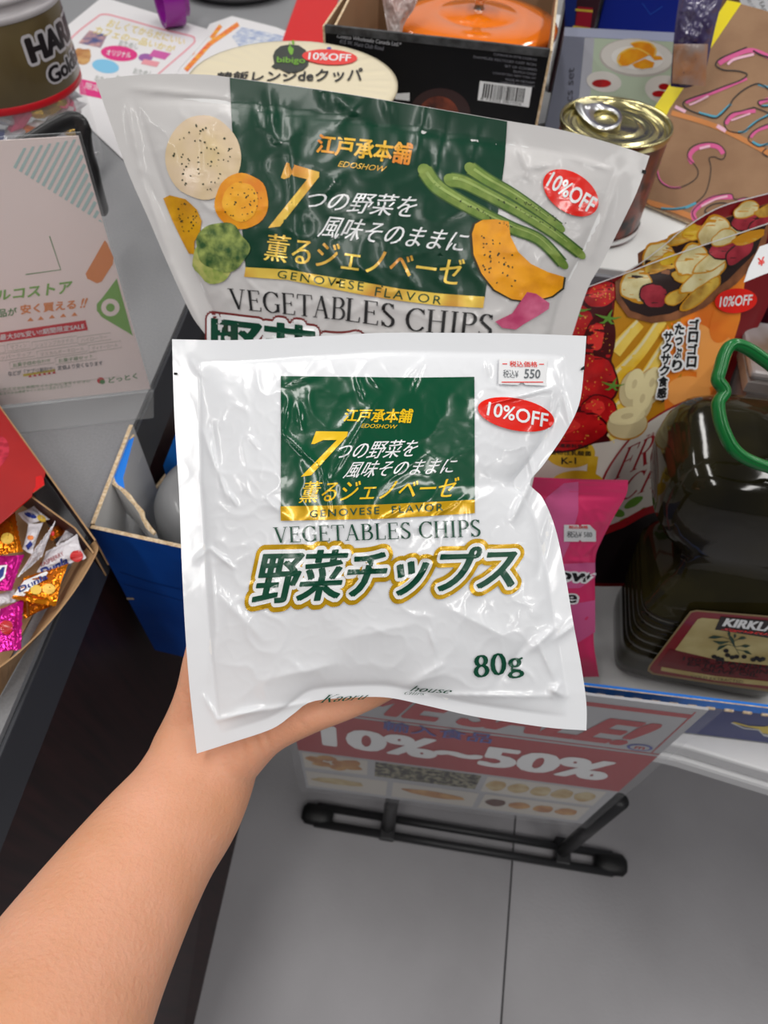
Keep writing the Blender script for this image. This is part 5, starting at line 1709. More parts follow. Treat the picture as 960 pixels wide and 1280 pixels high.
# top corner: at right angles to the foot of the sheet
tt = -((CAM - B0).dot(e1)) / r_.dot(e1)
T0_ = CAM + r_ * tt
pc = Plane(B0, B1, T0_)
cs = thing('cardboard_sign', 'brown cardboard sign with yellow tape edge and pink hand lettering, upper right', 'sign', B0)
rt = e1 * 0.62
slab('board', [B0, T0_, T0_ + rt, B0 + rt], 0.005, card, cs, kraft)
tape = mat('yellow_tape', srgb(225, 205, 10), 0.35)
mk_b = mat('black_marker', srgb(28, 24, 26), 0.6)
mk_p = mat('pink_marker', srgb(205, 85, 140), 0.6)
mk_l = mat('pale_pink_marker', srgb(225, 175, 195), 0.6)
mk_c = mat('blue_marker', srgb(70, 150, 175), 0.6)
mk_o = mat('orange_marker', srgb(190, 120, 60), 0.6)
pr = Print(plane_surf(pc))
pr.poly([(909, 0.5), (927, 4), (837, 136), (826, 160), (750, 236), (752, 231)], tape, 1)
pr.build('yellow_tape', cs)
pr = Print(plane_surf(pc))
Z = lambda P: [(800 + x / 4.57, y / 4.57) for x, y in P]
for P, w, m in (
    ([(180, 645), (450, 730), (760, 890)], 8, mk_o), ([(40, 1155), (180, 1195), (320, 1250)], 9, mk_o), ([(200, 610), (260, 640)], 5, mk_l), ([(440, 720), (490, 750)], 6, mk_l),
    ([(450, 365), (520, 325), (620, 290), (690, 305), (780, 350)], 7.5, mk_p), ([(262, 590), (300, 570), (420, 530), (610, 450)], 4.5, mk_p), ([(500, 370), (540, 340), (650, 312)], 4, mk_l), ([(280, 600), (310, 590), (390, 550)], 3, mk_l),
    ([(335, 645), (430, 668), (460, 650), (520, 595)], 4, mk_c), ([(675, 482), (740, 505), (800, 540)], 4, mk_c),
    ([(490, 710), (520, 670), (570, 645), (660, 635)], 6, mk_p), ([(520, 690), (630, 650)], 2.5, mk_l), ([(560, 757), (600, 750), (650, 705), (740, 655)], 3.5, mk_c),
    ([(680, 590), (735, 568), (780, 560)], 6, mk_p), ([(690, 608), (760, 600)], 3, mk_c), ([(630, 785), (670, 745), (760, 715)], 6, mk_p), ([(640, 810), (690, 832), (750, 815)], 3.5, mk_c),
    ([(300, 935), (283, 900), (300, 865), (340, 840), (400, 832), (450, 845), (475, 880)], 7, mk_p), ([(340, 850), (400, 835)], 4, mk_l), ([(115, 925), (98, 965), (115, 1030), (170, 1070), (235, 1072)], 3, mk_p),
    ([(120, 1192), (190, 1196), (260, 1186), (320, 1160)], 4, mk_c), ([(315, 1260), (305, 1215), (350, 1168), (430, 1130), (530, 1125)], 8, mk_p), ([(350, 1180), (430, 1140), (500, 1122)], 3, mk_l), ([(560, 1145), (620, 1135)], 4, mk_p),
):
    pr.line(Z(spline(P, 5)), w * 0.8, m, 2 if m != mk_l else 2.5)
for P, w in (
    ([(610, 272), (540, 300), (470, 330), (438, 355), (436, 380), (480, 402), (560, 408), (612, 428), (570, 462), (480, 495), (390, 530), (300, 560), (255, 580), (248, 605), (290, 635), (370, 662), (425, 676), (460, 660), (510, 608), (535, 565), (600, 510), (675, 480), (740, 515), (800, 560)], 1.7),
    ([(645, 292), (690, 315), (780, 345)], 2.2), ([(650, 615), (580, 635), (520, 650), (485, 690), (485, 725), (510, 750), (570, 760), (620, 735), (680, 690), (740, 655), (650, 615)], 1.5),
    ([(800, 560), (720, 570), (680, 578), (676, 595), (710, 612), (780, 600)], 1.5), ([(800, 700), (720, 715), (650, 750), (618, 795), (640, 820), (685, 840), (740, 815)], 1.5), ([(720, 850), (700, 875), (730, 900)], 1.5),
    ([(120, 915), (100, 930), (95, 975), (110, 1030), (150, 1065), (210, 1075), (270, 1055), (320, 1020), (332, 980), (310, 940), (285, 918), (272, 890), (285, 850), (330, 825), (400, 815), (455, 830), (488, 870), (475, 910), (440, 905), (430, 898), (395, 905), (405, 960), (395, 1040), (370, 1110), (320, 1160)], 1.2),
    ([(25, 1150), (60, 1178), (120, 1195), (190, 1200), (260, 1190)], 1.1), ([(330, 1275), (300, 1230), (310, 1195), (370, 1145), (440, 1118), (520, 1110), (540, 1140), (600, 1130), (640, 1140)], 1.3),
    ([(370, 1215), (380, 1190), (430, 1165), (490, 1162), (480, 1185), (420, 1222), (370, 1215)], 1.6),
):
    pr.line(Z(spline(P, 5)), w, mk_b, 3)
pr.build('hand_lettering', cs)
pw = Plane(PY(930, 10, 1.45), PY(960, 10, 1.45), PY(930, 30, 1.45))
ps_ = thing('shipping_carton', 'white labelled carton behind the cardboard sign at the top right corner', 'carton', (0.48, 1.52, 1.0205))
a0, a1 = PY(872, 20, 1.45), PY(1010, 20, 1.45)
box('carton_body', ((a0.x + a1.x) / 2, 1.53, 1.0205 + .17), (a1.x - a0.x, 0.14, .34), card, ps_, bevel=.002)
pr = Print(plane_surf(pw))
pr.poly([(918, -20), (1000, -20), (1000, 40), (926, 5)], st_paper, 1)
pr.text(glyphs('Product 1 Rev'), [(934, -12), (946, 14), (941, 15), (930, -8)], [(black_ink, 0, 2)])
pr.text(glyphs('100 EACH'), [(950, -12), (960, 20), (955, 21), (945, -8)], [(black_ink, 0, 2)])
pr.build('shipping_label', ps_)

# ================================================================== THINGS ON THE LEFT COUNTER
ZC = 0.9505
paper = mat('flyer_paper', srgb(226, 224, 226), 0.45)
pk_l = mat('flyer_pink_line', srgb(226, 150, 160), 0.5)
mag = mat('flyer_magenta', srgb(215, 40, 125), 0.5)
cyan = mat('flyer_light_blue', srgb(125, 190, 225), 0.5)
flyt = mat('flyer_yellow_text', srgb(220, 200, 120), 0.5)
flyg = mat('flyer_grey_text', srgb(160, 165, 160), 0.5)
flyp = mat('flyer_purple', srgb(150, 90, 160), 0.5)
flyb = mat('flyer_photo', srgb(70, 80, 130), 0.5, col2=srgb(210, 160, 150), nscale=40)
orb = mat('flyer_orange_bar', srgb(240, 170, 50), 0.5, col2=srgb(225, 90, 60), nscale=60)


def flat_sheet(name, label, px, z, t=0.0006, m=paper, cat='flyer', group=None):
    o = thing(name, label, cat, PZ(*px[0], z), group)
    slab('sheet', [PZ(x, y, z) for x, y in px], t, m, o)
    return o, plane_surf(Plane(PZ(*px[0], z), PZ(*px[1], z), PZ(*px[2], z)))


fa_, fs = flat_sheet('leaflet', 'white leaflet lying beneath the pink edged flyer', [(50, 60), (128, -4), (290, 46), (262, 95), (205, 170), (150, 170), (132, 163), (40, 130)], ZC + .0008)
fb_, fs = flat_sheet('flyer', 'white flyer with rounded pink border beside the candy jar', [(84, 46), (134, 0), (262, 44), (225, 85), (155, 200), (70, 120)], ZC + .0018)
pr = Print(fs)
bd_ = spline([(72, 90), (86, 52), (118, 24), (130, 18), (150, 22), (200, 36), (238, 45), (243, 50), (238, 58), (190, 100), (140, 150)], 5)
pr.line(bd_, 2.0, pk_l, 1)
for t, q in (('おしくてからだにいい', [(138, 24), (232, 48), (230, 57), (132, 33)]), ('カフェの一品いかが', [(122, 32), (220, 58), (217, 66), (116, 42)])):
    pr.text(glyphs(t), q, [(flyt, 0.02, 1)])
pr.poly([(98, 54), (112, 38), (134, 44), (126, 60)], flyb, 1)
pr.ellipse(149, 67, 23, 9.5, mag, 1, rot=6)
pr.text(glyphs('オリジナル'), [(134, 62), (164, 66), (163, 73), (133, 69)], [(wh_ink, 0.02, 2)])
pr.ellipse(132, 83, 17, 8.5, cyan, 1, rot=10)
pr.ellipse(103, 70, 14, 9, bread, 1, irr=0.2); pr.ellipse(182, 72, 9, 5, flyp, 1); pr.poly([(192, 62), (214, 67), (206, 75), (186, 70)], mat('flyer_violet', srgb(200, 90, 160), .5), 1)
pr.poly([(180, 74), (200, 78), (196, 84), (176, 80)], pk_l, 2)
for x, y in ((150, 50), (168, 85), (120, 94), (146, 94)):
    pr.text(glyphs('おためし'), [(x, y), (x + 24, y + 5), (x + 22, y + 12), (x - 2, y + 7)], [(flyg, 0.02, 1)])
pr.poly([(98, 98), (150, 110), (160, 130), (100, 118)], mag, 1)
pr.text(glyphs('限定'), [(108, 103), (126, 107), (124, 115), (106, 111)], [(wh_ink, 0, 2)])
pr.build('flyer_print', fb_)
fc_, fs = flat_sheet('brochure', 'brochure with orange slanted bars beside the cream soup cup', [(228, 92), (262, 30), (290, 20), (345, 34), (392, 52), (330, 130), (240, 130)], ZC + .0010)
pr = Print(fs)
pr.line([(232, 88), (262, 55), (298, 30)], 6, orb, 1); pr.line([(240, 68), (250, 50)], 4, orb, 1); pr.line([(264, 48), (276, 32)], 5, orb, 1)
sq = mat('brochure_blue_print', srgb(150, 165, 200), 0.5, col2=srgb(215, 218, 224), nscale=90)
pr.poly([(290, 46), (302, 34), (350, 44), (372, 54), (340, 70), (300, 60)], sq, 1)
pr.build('brochure_print', fc_)
# purple tape ring
tpm = mat('purple_plastic', srgb(130, 20, 135), 0.3, coat=0.3)
tc = PZ(217, 34, ZC)
tr_ = thing('tape_dispenser', 'purple plastic ring standing on the flyers at the top edge', 'ring', tc)
ax = Vector((0.75, 0.55, 0.0)).normalized()
up = Vector((0, 0, 1))
sd = ax.cross(up)
RR = 0.05
cen = tc + Vector((0, 0, RR + .004))
rings = []
for k in range(64):
    a = 2 * PI * k / 64
    d = sd * math.cos(a) + up * math.sin(a)
    rings.append([cen + d * r + ax * w for r, w in ((RR, -.019), (RR + .0015, -.021), (RR + .0015, .021), (RR, .019), (RR - .006, .019), (RR - .006, -.019))])
rings.append(rings[0])
v, f = rings_mesh(rings, cap=False)
mesh_obj('outer_ring', v, f, tpm, tr_, smooth=False)
v, f = rings_mesh([[cen + (sd * math.cos(2 * PI * (k % 48) / 48) + up * math.sin(2 * PI * (k % 48) / 48)) * r + ax * w for r, w in ((RR - .014, .012), (RR - .014, .034), (RR - .018, .034), (RR - .018, .012))] for k in range(49)], cap=False)
mesh_obj('inner_ring', v, f, tpm, tr_)
# dark bowl behind
db = PZ(290, 4, ZC)
dbt = thing('dark_tray', 'dark grey round tray at the top edge behind the brochure', 'tray', db)
lathe('tray_body', [(.001, .004), (.10, .004), (.125, .018), (.13, .018), (.105, 0), (.001, 0)], (db.x - .02, db.y + .09, ZC), (0, 0, 1), mat('dark_grey_plastic', srgb(70, 70, 72), 0.4), dbt)
rd_m = mat('red_card', srgb(215, 18, 22), 0.4)
rc, fs = flat_sheet('red_folder', 'plain red folder between the soup cup and the black carton', [(371, 0), (376, -14), (425, -14), (412, 60), (350, 60), (356, 42)], ZC + 0.004, 0.003, rd_m, 'folder')

# candy jar
jw = mat('jar_label_gold', srgb(112, 96, 62), 0.3, metal=0.3, col2=srgb(96, 82, 54), nscale=10, coat=0.3)
jred = mat('jar_label_red', srgb(190, 15, 30), 0.35)
jclear = mat('clear_jar_plastic', (0.82, 0.83, 0.85), 0.08, alpha=0.12, spec=0.7)
jlid = mat('frosted_jar_lid', srgb(205, 200, 204), 0.3, alpha=0.75, spec=0.6)
JX, JY, JR = -0.716, 0.940, 0.110
jar = thing('candy_jar', 'big clear candy jar with gold brown label and frosted lid, top left corner', 'jar', (JX, JY, ZC))
lathe('jar_wall', [(.001, .001), (JR - .008, .001), (JR - .002, .008), (JR - .001, .02), (JR - .001, .232), (JR - .006, .238)], (JX, JY, ZC), (0, 0, 1), jclear, jar, 96)
lathe('label_band', [(JR, .140), (JR + .0003, .1405), (JR + .0003, .2295), (JR, .23)], (JX, JY, ZC), (0, 0, 1), jw, jar, 96)
lathe('red_stripe', [(JR, .131), (JR + .0004, .1315), (JR + .0004, .1395), (JR, .140)], (JX, JY, ZC), (0, 0, 1), jred, jar, 96)
lathe('jar_lid', [(JR + .002, .228), (JR + .004, .230), (JR + .004, .236), (JR + .0005, .237), (JR + .0005, .246), (JR + .0035, .247), (JR + .0035, .252), (JR - .002, .256), (JR - .012, .256), (JR - .014, .252), (.001, .252)], (JX, JY, ZC), (0, 0, 1), jlid, jar, 96)


def jsurf(u, v, e=1):
    """u: degrees round the jar, v: millimetres above the counter"""
    a = math.radians(u)
    r = JR + .0004 + .0003 * e
    return Vector((JX + r * math.cos(a), JY + r * math.sin(a), ZC + v / 1000))


jk = mat('jar_black_letters', srgb(28, 22, 26), 0.35)
jo = mat('jar_silver_outline', srgb(190, 186, 190), 0.35)
pr = Print(jsurf, 3)
pr.text(glyphs('HARIBO', offset=0.045, fat=0.05), [(-29, 210), (50, 210), (50, 182), (-29, 182)], [(jo, 0.10, 1), (jk, 0, 2)])
pr.text(glyphs('Goldbears', offset=0.03, fat=0.04), [(-20, 172), (48, 172), (48, 153), (-20, 153)], [(jo, 0.10, 1), (jk, 0, 2)])
pr.build('lettering', jar)
# black strap in front of the jar
st_m = mat('black_strap_plastic', srgb(26, 26, 28), 0.35, coat=0.2)
q0 = PY(45, 185, .80)
sps = [(-20, 200), (10, 190), (40, 176), (66, 160), (88, 150), (100, 154), (106, 170), (112, 200), (122, 235), (130, 262)]
dd = [.70, .70, .705, .71, .715, .72, .73, .76, .80, .88]
strap_o = thing('plastic_grip', 'black curved plastic grip between the candy jar and the pale pink leaflet', 'strap', D(130, 262, .88))
pth = spline([(x, y, d) for (x, y), d in zip(sps, dd)], 5)
v, f = tube_data([D(x, y, d) for x, y, d in pth], 0.0055, 14, flat=1.6, up=(0.3, 0.2, 1))
mesh_obj('grip', v, f, st_m, strap_o, smooth=True)

# acrylic code sign
ZS = ZC + .003
sBR, sBL = PZ(188, 486, ZS), PZ(0, 507, ZS)
su = (sBR - sBL).normalized()
sBL = sBR - su * 0.30
sH = PY(98, 170, .536) - sBR
sn = Vector((su.y, -su.x, 0))
qr = thing('counter_sign', 'pale pink leaflet in a clear acrylic counter stand with green and orange shapes', 'sign', sBR)
pp = mat('pale_pink_paper', srgb(243, 226, 222), 0.4)
slab('leaflet', [sBL + sH, sBR + sH, sBR, sBL], 0.0008, pp, qr)
acr = mat('clear_acrylic', (0.85, 0.87, 0.88), 0.06, alpha=0.05, spec=0.8)
acre = mat('acrylic_edge', srgb(200, 204, 206), 0.1, alpha=0.35, spec=0.8)
slab('acrylic_panel', [sBL + sH + sn * .003 + Vector((0, 0, .004)), sBR + sH + su * .003 + sn * .003 + Vector((0, 0, .004)), sBR + su * .003 + sn * .003 - Vector((0, 0, .002)), sBL + sn * .003 - Vector((0, 0, .002))], 0.0015, acr, qr, acre)
slab('acrylic_foot', [sBL + Vector((0, 0, -.001)), sBR + su * .003 + Vector((0, 0, -.001)), sBR + su * .003 + sn * .045 + Vector((0, 0, -.001)), sBL + sn * .045 + Vector((0, 0, -.001))], 0.0015, acr, qr, acre)
pls = Plane(sBL, sBR, sBR + sH)
pr = Print(plane_surf(pls))
stp = mat('leaflet_teal_stripe', srgb(178, 205, 203), 0.45)
lgr = mat('leaflet_green', srgb(125, 175, 85), 0.45)
lor = mat('leaflet_orange', srgb(226, 140, 80), 0.45)
lrd = mat('leaflet_red', srgb(205, 30, 45), 0.45)
lgy = mat('leaflet_grey_box', srgb(176, 172, 160), 0.45)
lgt = mat('leaflet_dark_green', srgb(90, 140, 85), 0.45)
# diagonal stripes fill a triangle below the top edge
for k in range(2, 18):
    bx, by = 4 + 7.1 * k, 201 + 4.45 * k
    t = (by - (188 - 0.17 * bx)) / (42 - 0.17 * 22) - 0.05
    t2 = ((98 + (by - 171) * 0.286) - bx) / (22 + 0.286 * 42) - 0.04
    t = min(t, t2)
    if t < 0.05:
        continue
    ex, ey = bx + 22 * t, by - 42 * t
    pr.poly([(ex - 1.7, ey), (ex + 1.7, ey + (0.4 if t2 > t else 3)), (bx + 1.7, by + 1), (bx - 1.7, by - 1)], stp, 1)
pr.line([(62, 295), (76, 337), (32, 343)], 1.2, lgt, 1)
pr.poly([(131, 300), (134, 304), (142, 322), (141, 330), (127, 352), (121, 354), (109, 348), (107, 342)], lor, 1)
pr.poly([(146, 348), (166, 420), (164, 418), (127, 396), (121, 388), (121, 380), (128, 372)], lgr, 1)
pr.ellipse(138, 384, 11.5, 11, pp, 2); pr.ellipse(138, 384, 5.5, 5.2, lgr, 3)
pr.text(glyphs('ルコストア', offset=0.03), [(-4, 363), (91, 350), (89, 366), (-5, 376)], [(lgr, 0, 1)])
pr.text(glyphs('品が', offset=0.02), [(-2, 386), (21, 384), (21, 394), (-2, 397)], [(lgt, 0, 1)])
pr.text(glyphs('安く買える', offset=0.035), [(25, 381), (95, 374), (95, 386), (26, 393)], [(lor, 0, 1)])
pr.text(glyphs('!!', offset=0.03, shear=0.2), [(101, 373), (110, 372), (108, 384), (100, 385)], [(lor, 0, 1)])
for x, y in ((38, 399.5), (51, 398), (65, 396), (79, 394.5), (93, 393)):
    pr.poly([(x - 4, y + 2), (x, y - 3), (x + 4, y + 1.4)], lor, 1)
pr.poly([(-30, 420), (107, 400), (110, 412.5), (-30, 432)], lrd, 1)
pr.text(glyphs('最大50%安い!!期間限定SALE', offset=0.01), [(0, 418), (105, 403.5), (106, 410.5), (0, 425.5)], [(wh_ink, 0, 2)])
for x0, y0, x1, t in ((-5, 433, 6, ''), (9, 430.5, 37, 'マフィン'), (40, 427.5, 96, 'シュリンプカクテル'), (97, 421.5, 138, 'ハイローラー'), (-10, 444, 43, 'ペッパーラップ'), (46, 439, 109, 'マスカルポーネロール'), (111, 431.5, 151, 'ディナーロール'), (12, 452.5, 67, 'お菓子詰め合わせ'), (69, 447, 120, 'お菓子箱セット')):
    s = -0.14
    h = 8.5
    P = [(x0, y0), (x1, y0 + (x1 - x0) * s), (x1 + .8, y0 + (x1 - x0) * s + h), (x0 + .8, y0 + h)]
    pr.line(P + [P[0]], 0.6, lgy, 1)
    if t:
        pr.text(glyphs(t), [(x0 + 4, y0 + 1.6 - .4), (x1 - 4, y0 + (x1 - x0 - 4) * s + 2), (x1 - 3.5, y0 + (x1 - x0 - 4) * s + h - 2), (x0 + 4.5, y0 + h - 2)], [(lgt if y0 > 445 else lgy, 0, 2)])
pr.line([(29, 469), (69, 462.5)], 3, yel, 1)
pr.text(glyphs('などが「アプリ割引で」定価より安くなります'), [(10, 464), (128, 450.5), (128.5, 456), (10.5, 470)], [(grey_txt, 0.01, 2)])
for k in range(6):
    pr.poly([(35 + k * 6, 471 - k * .9), (38 + k * 6, 468 - k * .9), (40 + k * 6, 471 - k * .9)], lrd, 2)
pr.line([(-10, 491), (150, 470)], 0.4, lgy, 1)
for y in (486, 492):
    pr.text(glyphs('パソコンやスマホの専用サイトからご注文ください'), [(-20, y + 1), (113 - (y - 486) * 4, y - 12), (113 - (y - 486) * 4, y - 8.5), (-20, y + 4.5)], [(lgt, 0, 2)])
pr.ellipse(126, 475.5, 4.6, 4, lrd, 1); pr.ellipse(128, 477, 3.4, 2.8, lgt, 2)
pr.text(glyphs('どっとく', offset=0.02), [(135, 472), (171, 466), (172, 473), (136, 479)], [(lgt, 0, 1)])
pr.build('leaflet_print', qr)

# ------------------------------------------------------------------ open sweets box
kr = mat('kraft_board', srgb(176, 140, 100), 0.7, col2=srgb(160, 124, 86), nscale=40)
redp = mat('red_box_print', srgb(175, 34, 32), 0.4, col2=srgb(150, 22, 26), nscale=8)
drk = mat('dark_red_board', srgb(60, 22, 26), 0.5)
sb = thing('sweets_box', 'open kraft sweets box with red lid flap and curved front edge, left edge', 'box', (-0.40, 0.24, ZC))
ZR = 0.992
edge = [(118, 676), (122, 685), (112, 706), (92, 738), (62, 776), (30, 808), (0, 832), (-60, 870), (-140, 905)]
inner_ = [PZ(x, y, ZR) for x, y in spline(edge, 4)]
v, f = [], []
nI = len(inner_)
zin = lambda i: ZR
for i, p in enumerate(inner_):
    nx_ = Vector((0.0012, -0.0012, 0))
    bot_ = Vector((min(p.x, -0.335 - 0.0 * p.y) if p.x > -0.335 else p.x, p.y, ZC + .001))
    v += [p, bot_, p + nx_, bot_ + nx_]
for i in range(nI - 1):
    a, b = 4 * i, 4 * i + 4
    f += [[a, b, b + 1, a + 1], [a + 2, a + 3, b + 3, b + 2], [a, a + 2, b + 2, b]]
mesh_obj('curved_front', v, f, kr, sb, smooth=False)
bk0, bk1 = PZ(118, 676, ZR), PZ(-30, 468, ZR)
slab('back_panel', [bk0, bk1, vz(bk1, ZC + .001), vz(bk0, ZC + .001)], .0015, drk, sb, kr)
iw = [PZ(116, 692, ZR - .002), PZ(93, 661, ZR), PZ(38, 621, ZR), PZ(-40, 566, ZR)]
for a, b in zip(iw, iw[1:]):
    slab('inner_divider', [a, b, vz(b, ZC + .002), vz(a, ZC + .002)], .0015, drk if a is iw[0] else drk, sb, kr)
slab('box_floor', [vz(bk0, ZC + .0015) + Vector((-.045, 0, 0)), vz(bk1, ZC + .0015), vz(inner_[-1], ZC + .0015), vz(PZ(0, 832, ZR), ZC + .0015) + Vector((-.02, 0, 0))], .001, kr, sb)
fl = Plane(PZ(57, 590, ZR + .001), PZ(0, 510, ZR + .001), D(0, 655, PZ(0, 655, ZR + .010).length * 0 + ((ZR + .012 - CAM.z) / ray(0, 655).z)))
slab('lid_flap', [fl.at(x, y) for x, y in ((57, 590), (-30, 468), (-70, 706), (0, 654), (40, 620), (41, 612), (53, 606))], .0012, redp, sb, red_st)
pr = Print(plane_surf(fl))
rasp = mat('printed_raspberry', srgb(165, 20, 45), 0.35, col2=srgb(200, 45, 70), nscale=150, tex='voronoi', coat=0.3)
pr.poly(spline([(-20, 545), (-5, 544), (6, 548), (11, 558), (10, 570), (2, 582), (-12, 596), (-25, 590), (-20, 545)], 4)[:-1], rasp, 1)
pr.build('raspberry_print', sb)
slab('torn_tab', [fl.at(x, y, .002) for x, y in ((45, 598), (52, 596), (55, 601), (56, 608), (50, 612), (42, 618), (41, 616), (45, 610))], .001, rd_m, sb, kr)

foil_o = mat('orange_foil', srgb(235, 140, 20), 0.16, metal=0.75, bump=0.0012, bscale=70, col2=srgb(215, 110, 15), nscale=40)
foil_m = mat('magenta_foil', srgb(205, 25, 140), 0.16, metal=0.6, bump=0.0010, bscale=60)
wrap_w = mat('white_sweet_wrap', srgb(220, 216, 222), 0.25, coat=0.5, bump=0.0006, bscale=60)
swb = mat('sweet_blue_ink', srgb(30, 50, 130), 0.35)
swo = mat('sweet_orange_ink', srgb(230, 130, 50), 0.35)
lem = mat('printed_lemon', srgb(235, 195, 80), 0.35)


def sweet(label, m, quad, z, tilt=0.0, seedv=0, prints=()):
    """quad: TL, TR, BR, BL; crimped ends are TL-BL and TR-BR"""
    tl, tr, br, bl = quad
    cx = sum(p[0] for p in quad) / 4
    cy = sum(p[1] for p in quad) / 4
    pl = Plane(PZ(cx, cy, z), PZ(cx + 20, cy, z + tilt), PZ(cx, cy + 20, z))
    t = thing('wrapped_sweet', label, 'sweet', pl.at(cx, cy), 'wrapped sweets in the open box')

    def zig(a, b):
        out = []
        n = 16
        ux_, uy_ = (b[0] - a[0]), (b[1] - a[1])
        L_2 = math.hypot(ux_, uy_)
        for i in range(n + 1):
            s = 0.9 * (1 if i % 2 else -1)
            out.append((a[0] + ux_ * i / n - uy_ / L_2 * s, a[1] + uy_ * i / n + ux_ / L_2 * s))
        return out
    mid = lambda a, b, k: ((a[0] + b[0]) / 2 + k * (cx - (a[0] + b[0]) / 2), (a[1] + b[1]) / 2 + k * (cy - (a[1] + b[1]) / 2))
    g = Bag.__new__(Bag)
    Bag.__init__(g, pl, [tl, mid(tl, tr, .08), tr], [tr, br], [bl, mid(bl, br, .08), br], [tl, bl], 0.006, seal=(.12, .02, .12, .02), nz=(.0016, 11), seed=seedv)
    g.left = zig(tl, bl)
    g.right = zig(tr, br)
    c0 = tuple(quad)

    def uv(x, y):
        # inverse of the bilinear quad by a few Newton steps
        u = v = .5
        for _ in range(5):
            X = [(1 - u) * (1 - v) * tl[k] + u * (1 - v) * tr[k] + u * v * br[k] + (1 - u) * v * bl[k] for k in (0, 1)]
            du = [(1 - v) * (tr[k] - tl[k]) + v * (br[k] - bl[k]) for k in (0, 1)]
            dv = [(1 - u) * (bl[k] - tl[k]) + u * (br[k] - tr[k]) for k in (0, 1)]
            det = du[0] * dv[1] - du[1] * dv[0] or 1e-9
            ex, ey = x - X[0], y - X[1]
            u += (ex * dv[1] - ey * dv[0]) / det
            v += (du[0] * ey - du[1] * ex) / det
        return u, v
    g.uv = uv
    g.build('wrapper', m, t, 32, 28, .8)
    if prints:
        pr = Print(g.surf, 6)
        for fn in prints:
            fn(pr)
        pr.build('wrapper_print', t)
    return t


sweet('orange foil sweet with a lemon, under the red flap at the left edge', foil_o, [(-30, 660), (18, 640), (28, 690), (-20, 700)], .985, 0, 1, [lambda p: p.ellipse(9, 673, 8, 7, lem, 1)])
sweet('magenta foil sweet with a blue shield, second from the top at the left edge', foil_m, [(-22, 692), (30, 693), (14, 738), (-24, 744)], .990, 0, 2,
      [lambda p: p.poly([(-10, 708), (9, 706), (6, 722), (-4, 730), (-12, 726)], wh_ink, 1), lambda p: p.poly([(-9, 710), (6, 708.5), (4, 720), (-4, 727), (-10, 724)], swb, 2)])
sweet('pale sweet wrapper squeezed between two magenta foils', wrap_w, [(-22, 748), (18, 736), (19, 752), (-20, 766)], .982, 0, 3)
sweet('magenta foil sweet with a raspberry, lowest at the left edge', foil_m, [(-25, 768), (29, 748), (26, 812), (-22, 822)], .986, 0, 4,
      [lambda p: p.ellipse(8, 784, 9, 8.5, straw, 1, irr=.08), lambda p: p.ellipse(-6, 788, 6, 8, straw, 1, irr=.08), lambda p: p.poly([(-16, 757), (0, 761), (-1, 768), (-14, 772)], wh_ink, 1)])
sweet('dark orange foil sweet lowest against the curved kraft edge', foil_o, [(28, 748), (66, 748), (62, 758), (30, 774)], .972, 0, 5)
sweet('orange foil sweet with white end and orange slices, nearest the curved kraft edge', foil_o, [(14, 748), (30, 722), (86, 705), (70, 758)], .988, 0, 6,
      [lambda p: p.poly([(17, 744), (30, 726), (58, 714), (60, 716), (52, 727), (38, 735), (30, 745)], wh_ink, 1), lambda p: p.ellipse(45, 737, 7, 6, lem, 2), lambda p: p.ellipse(61, 736, 8, 6.5, orr, 2),
       lambda p: p.text(glyphs('Dunla', offset=.03), [(22, 734), (58, 716), (60, 723), (24, 741)], [(swb, 0, 3)])])
sweet('white raspberry sweet with blue name print beside the inner divider', wrap_w, [(46, 716), (58, 690), (97, 668), (108, 698)], .986, 0, 7,
      [lambda p: p.ellipse(96, 695, 8.5, 7, straw, 2, rot=-15, irr=.06), lambda p: p.text(glyphs('Dunla', offset=.03, fat=.02), [(50, 711), (84, 694), (86, 705), (54, 724)], [(swb, 0, 2)]),
       lambda p: p.text(glyphs('RASPBERRY'), [(50, 704), (78, 689), (80, 694), (52, 709)], [(fr_txt, 0, 2)])])
sweet('white sweet with orange print lying under the folded white ones', wrap_w, [(28, 686), (36, 655), (54, 654), (40, 693)], .980, 0, 8,
      [lambda p: p.ellipse(38, 672, 4, 3, swo, 1), lambda p: p.poly([(32, 682), (38, 676), (41, 680), (35, 688)], swb, 1)])
sweet('white folded sweet standing on edge in the middle of the box', wrap_w, [(22, 722), (46, 684), (70, 651), (54, 694)], .994, 0, 9, [lambda p: p.ellipse(66, 667, 2.2, 3, straw, 1)])
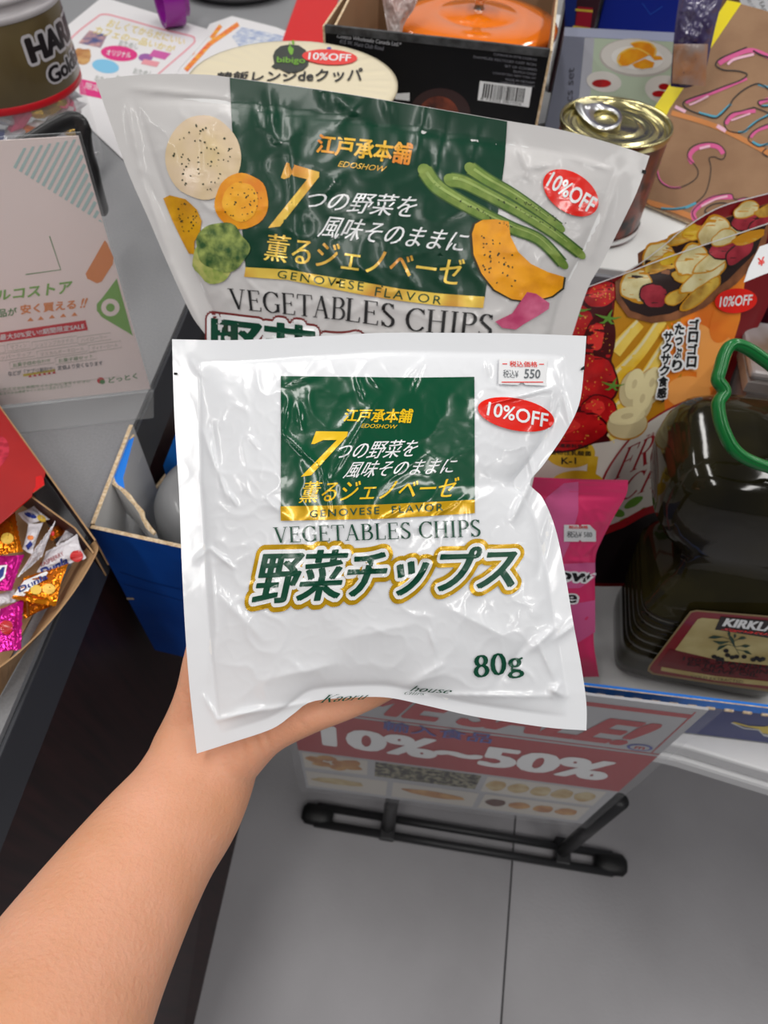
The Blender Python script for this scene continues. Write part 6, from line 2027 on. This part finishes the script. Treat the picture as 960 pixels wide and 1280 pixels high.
sweet('white and blue sweet at the top beside the divider', wrap_w, [(22, 642), (42, 633), (62, 650), (36, 656)], .976, 0, 10,
      [lambda p: p.ellipse(38, 644, 8, 3, swb, 1, rot=20), lambda p: p.ellipse(52, 648, 6, 4, lem, 1, rot=30)])
sweet('small white sweet end at the divider corner', wrap_w, [(70, 682), (82, 664), (96, 664), (88, 676)], .972, 0, 11)
sweet('orange foil sweet hidden deepest under the white ones', foil_o, [(60, 660), (76, 655), (82, 668), (64, 676)], .966, 0, 12)

# sweets inside the jar
R = random.Random(11)
cols = [mat('jar_foil_gold', srgb(190, 150, 40), .2, metal=.7, bump=.001, bscale=60), mat('jar_foil_silver', srgb(190, 190, 195), .2, metal=.4, bump=.001, bscale=60), mat('jar_wrap_white', srgb(215, 212, 216), .35),
        mat('jar_wrap_orange', srgb(220, 120, 40), .25, metal=.4), mat('jar_wrap_pink', srgb(205, 70, 110), .3), mat('jar_wrap_blue', srgb(70, 85, 140), .3)]
names = ['gold', 'silver', 'white', 'orange', 'pink', 'blue']
meshes = []
for i, m in enumerate(cols):
    bm = bmesh.new()
    bmesh.ops.create_uvsphere(bm, u_segments=10, v_segments=6, radius=1)
    for v_ in bm.verts:
        k_ = 1 + .25 * noise.noise(v_.co * 2 + Vector((i, 0, 0)))
        v_.co = Vector((v_.co.x * .019 * k_ * (1 + .5 * (abs(v_.co.x) > .9)), v_.co.y * .012 * k_, v_.co.z * .008 * k_))
    me = bpy.data.meshes.new('jar_sweet')
    bm.to_mesh(me)
    bm.free()
    me.materials.append(m)
    meshes.append(me)
for k in range(66):
    i = R.choice((0, 1, 2, 2, 3, 4, 5, 1))
    a = math.radians(-110 + 13.5 * (k % 11) + R.uniform(-5, 5))
    lay = k // 11
    o = bpy.data.objects.new('jar_sweet', meshes[i])
    COL.objects.link(o)
    rr = JR - .024
    o.location = (JX + rr * math.cos(a), JY + rr * math.sin(a), ZC + .014 + lay * .021)
    o.rotation_euler = (R.uniform(-.5, .5), R.uniform(-.6, .6), a + PI / 2 + R.uniform(-.6, .6))
    tag(o, '%s wrapped sweet inside the big clear candy jar' % names[i], 'sweet', '%s sweets inside the candy jar' % names[i])
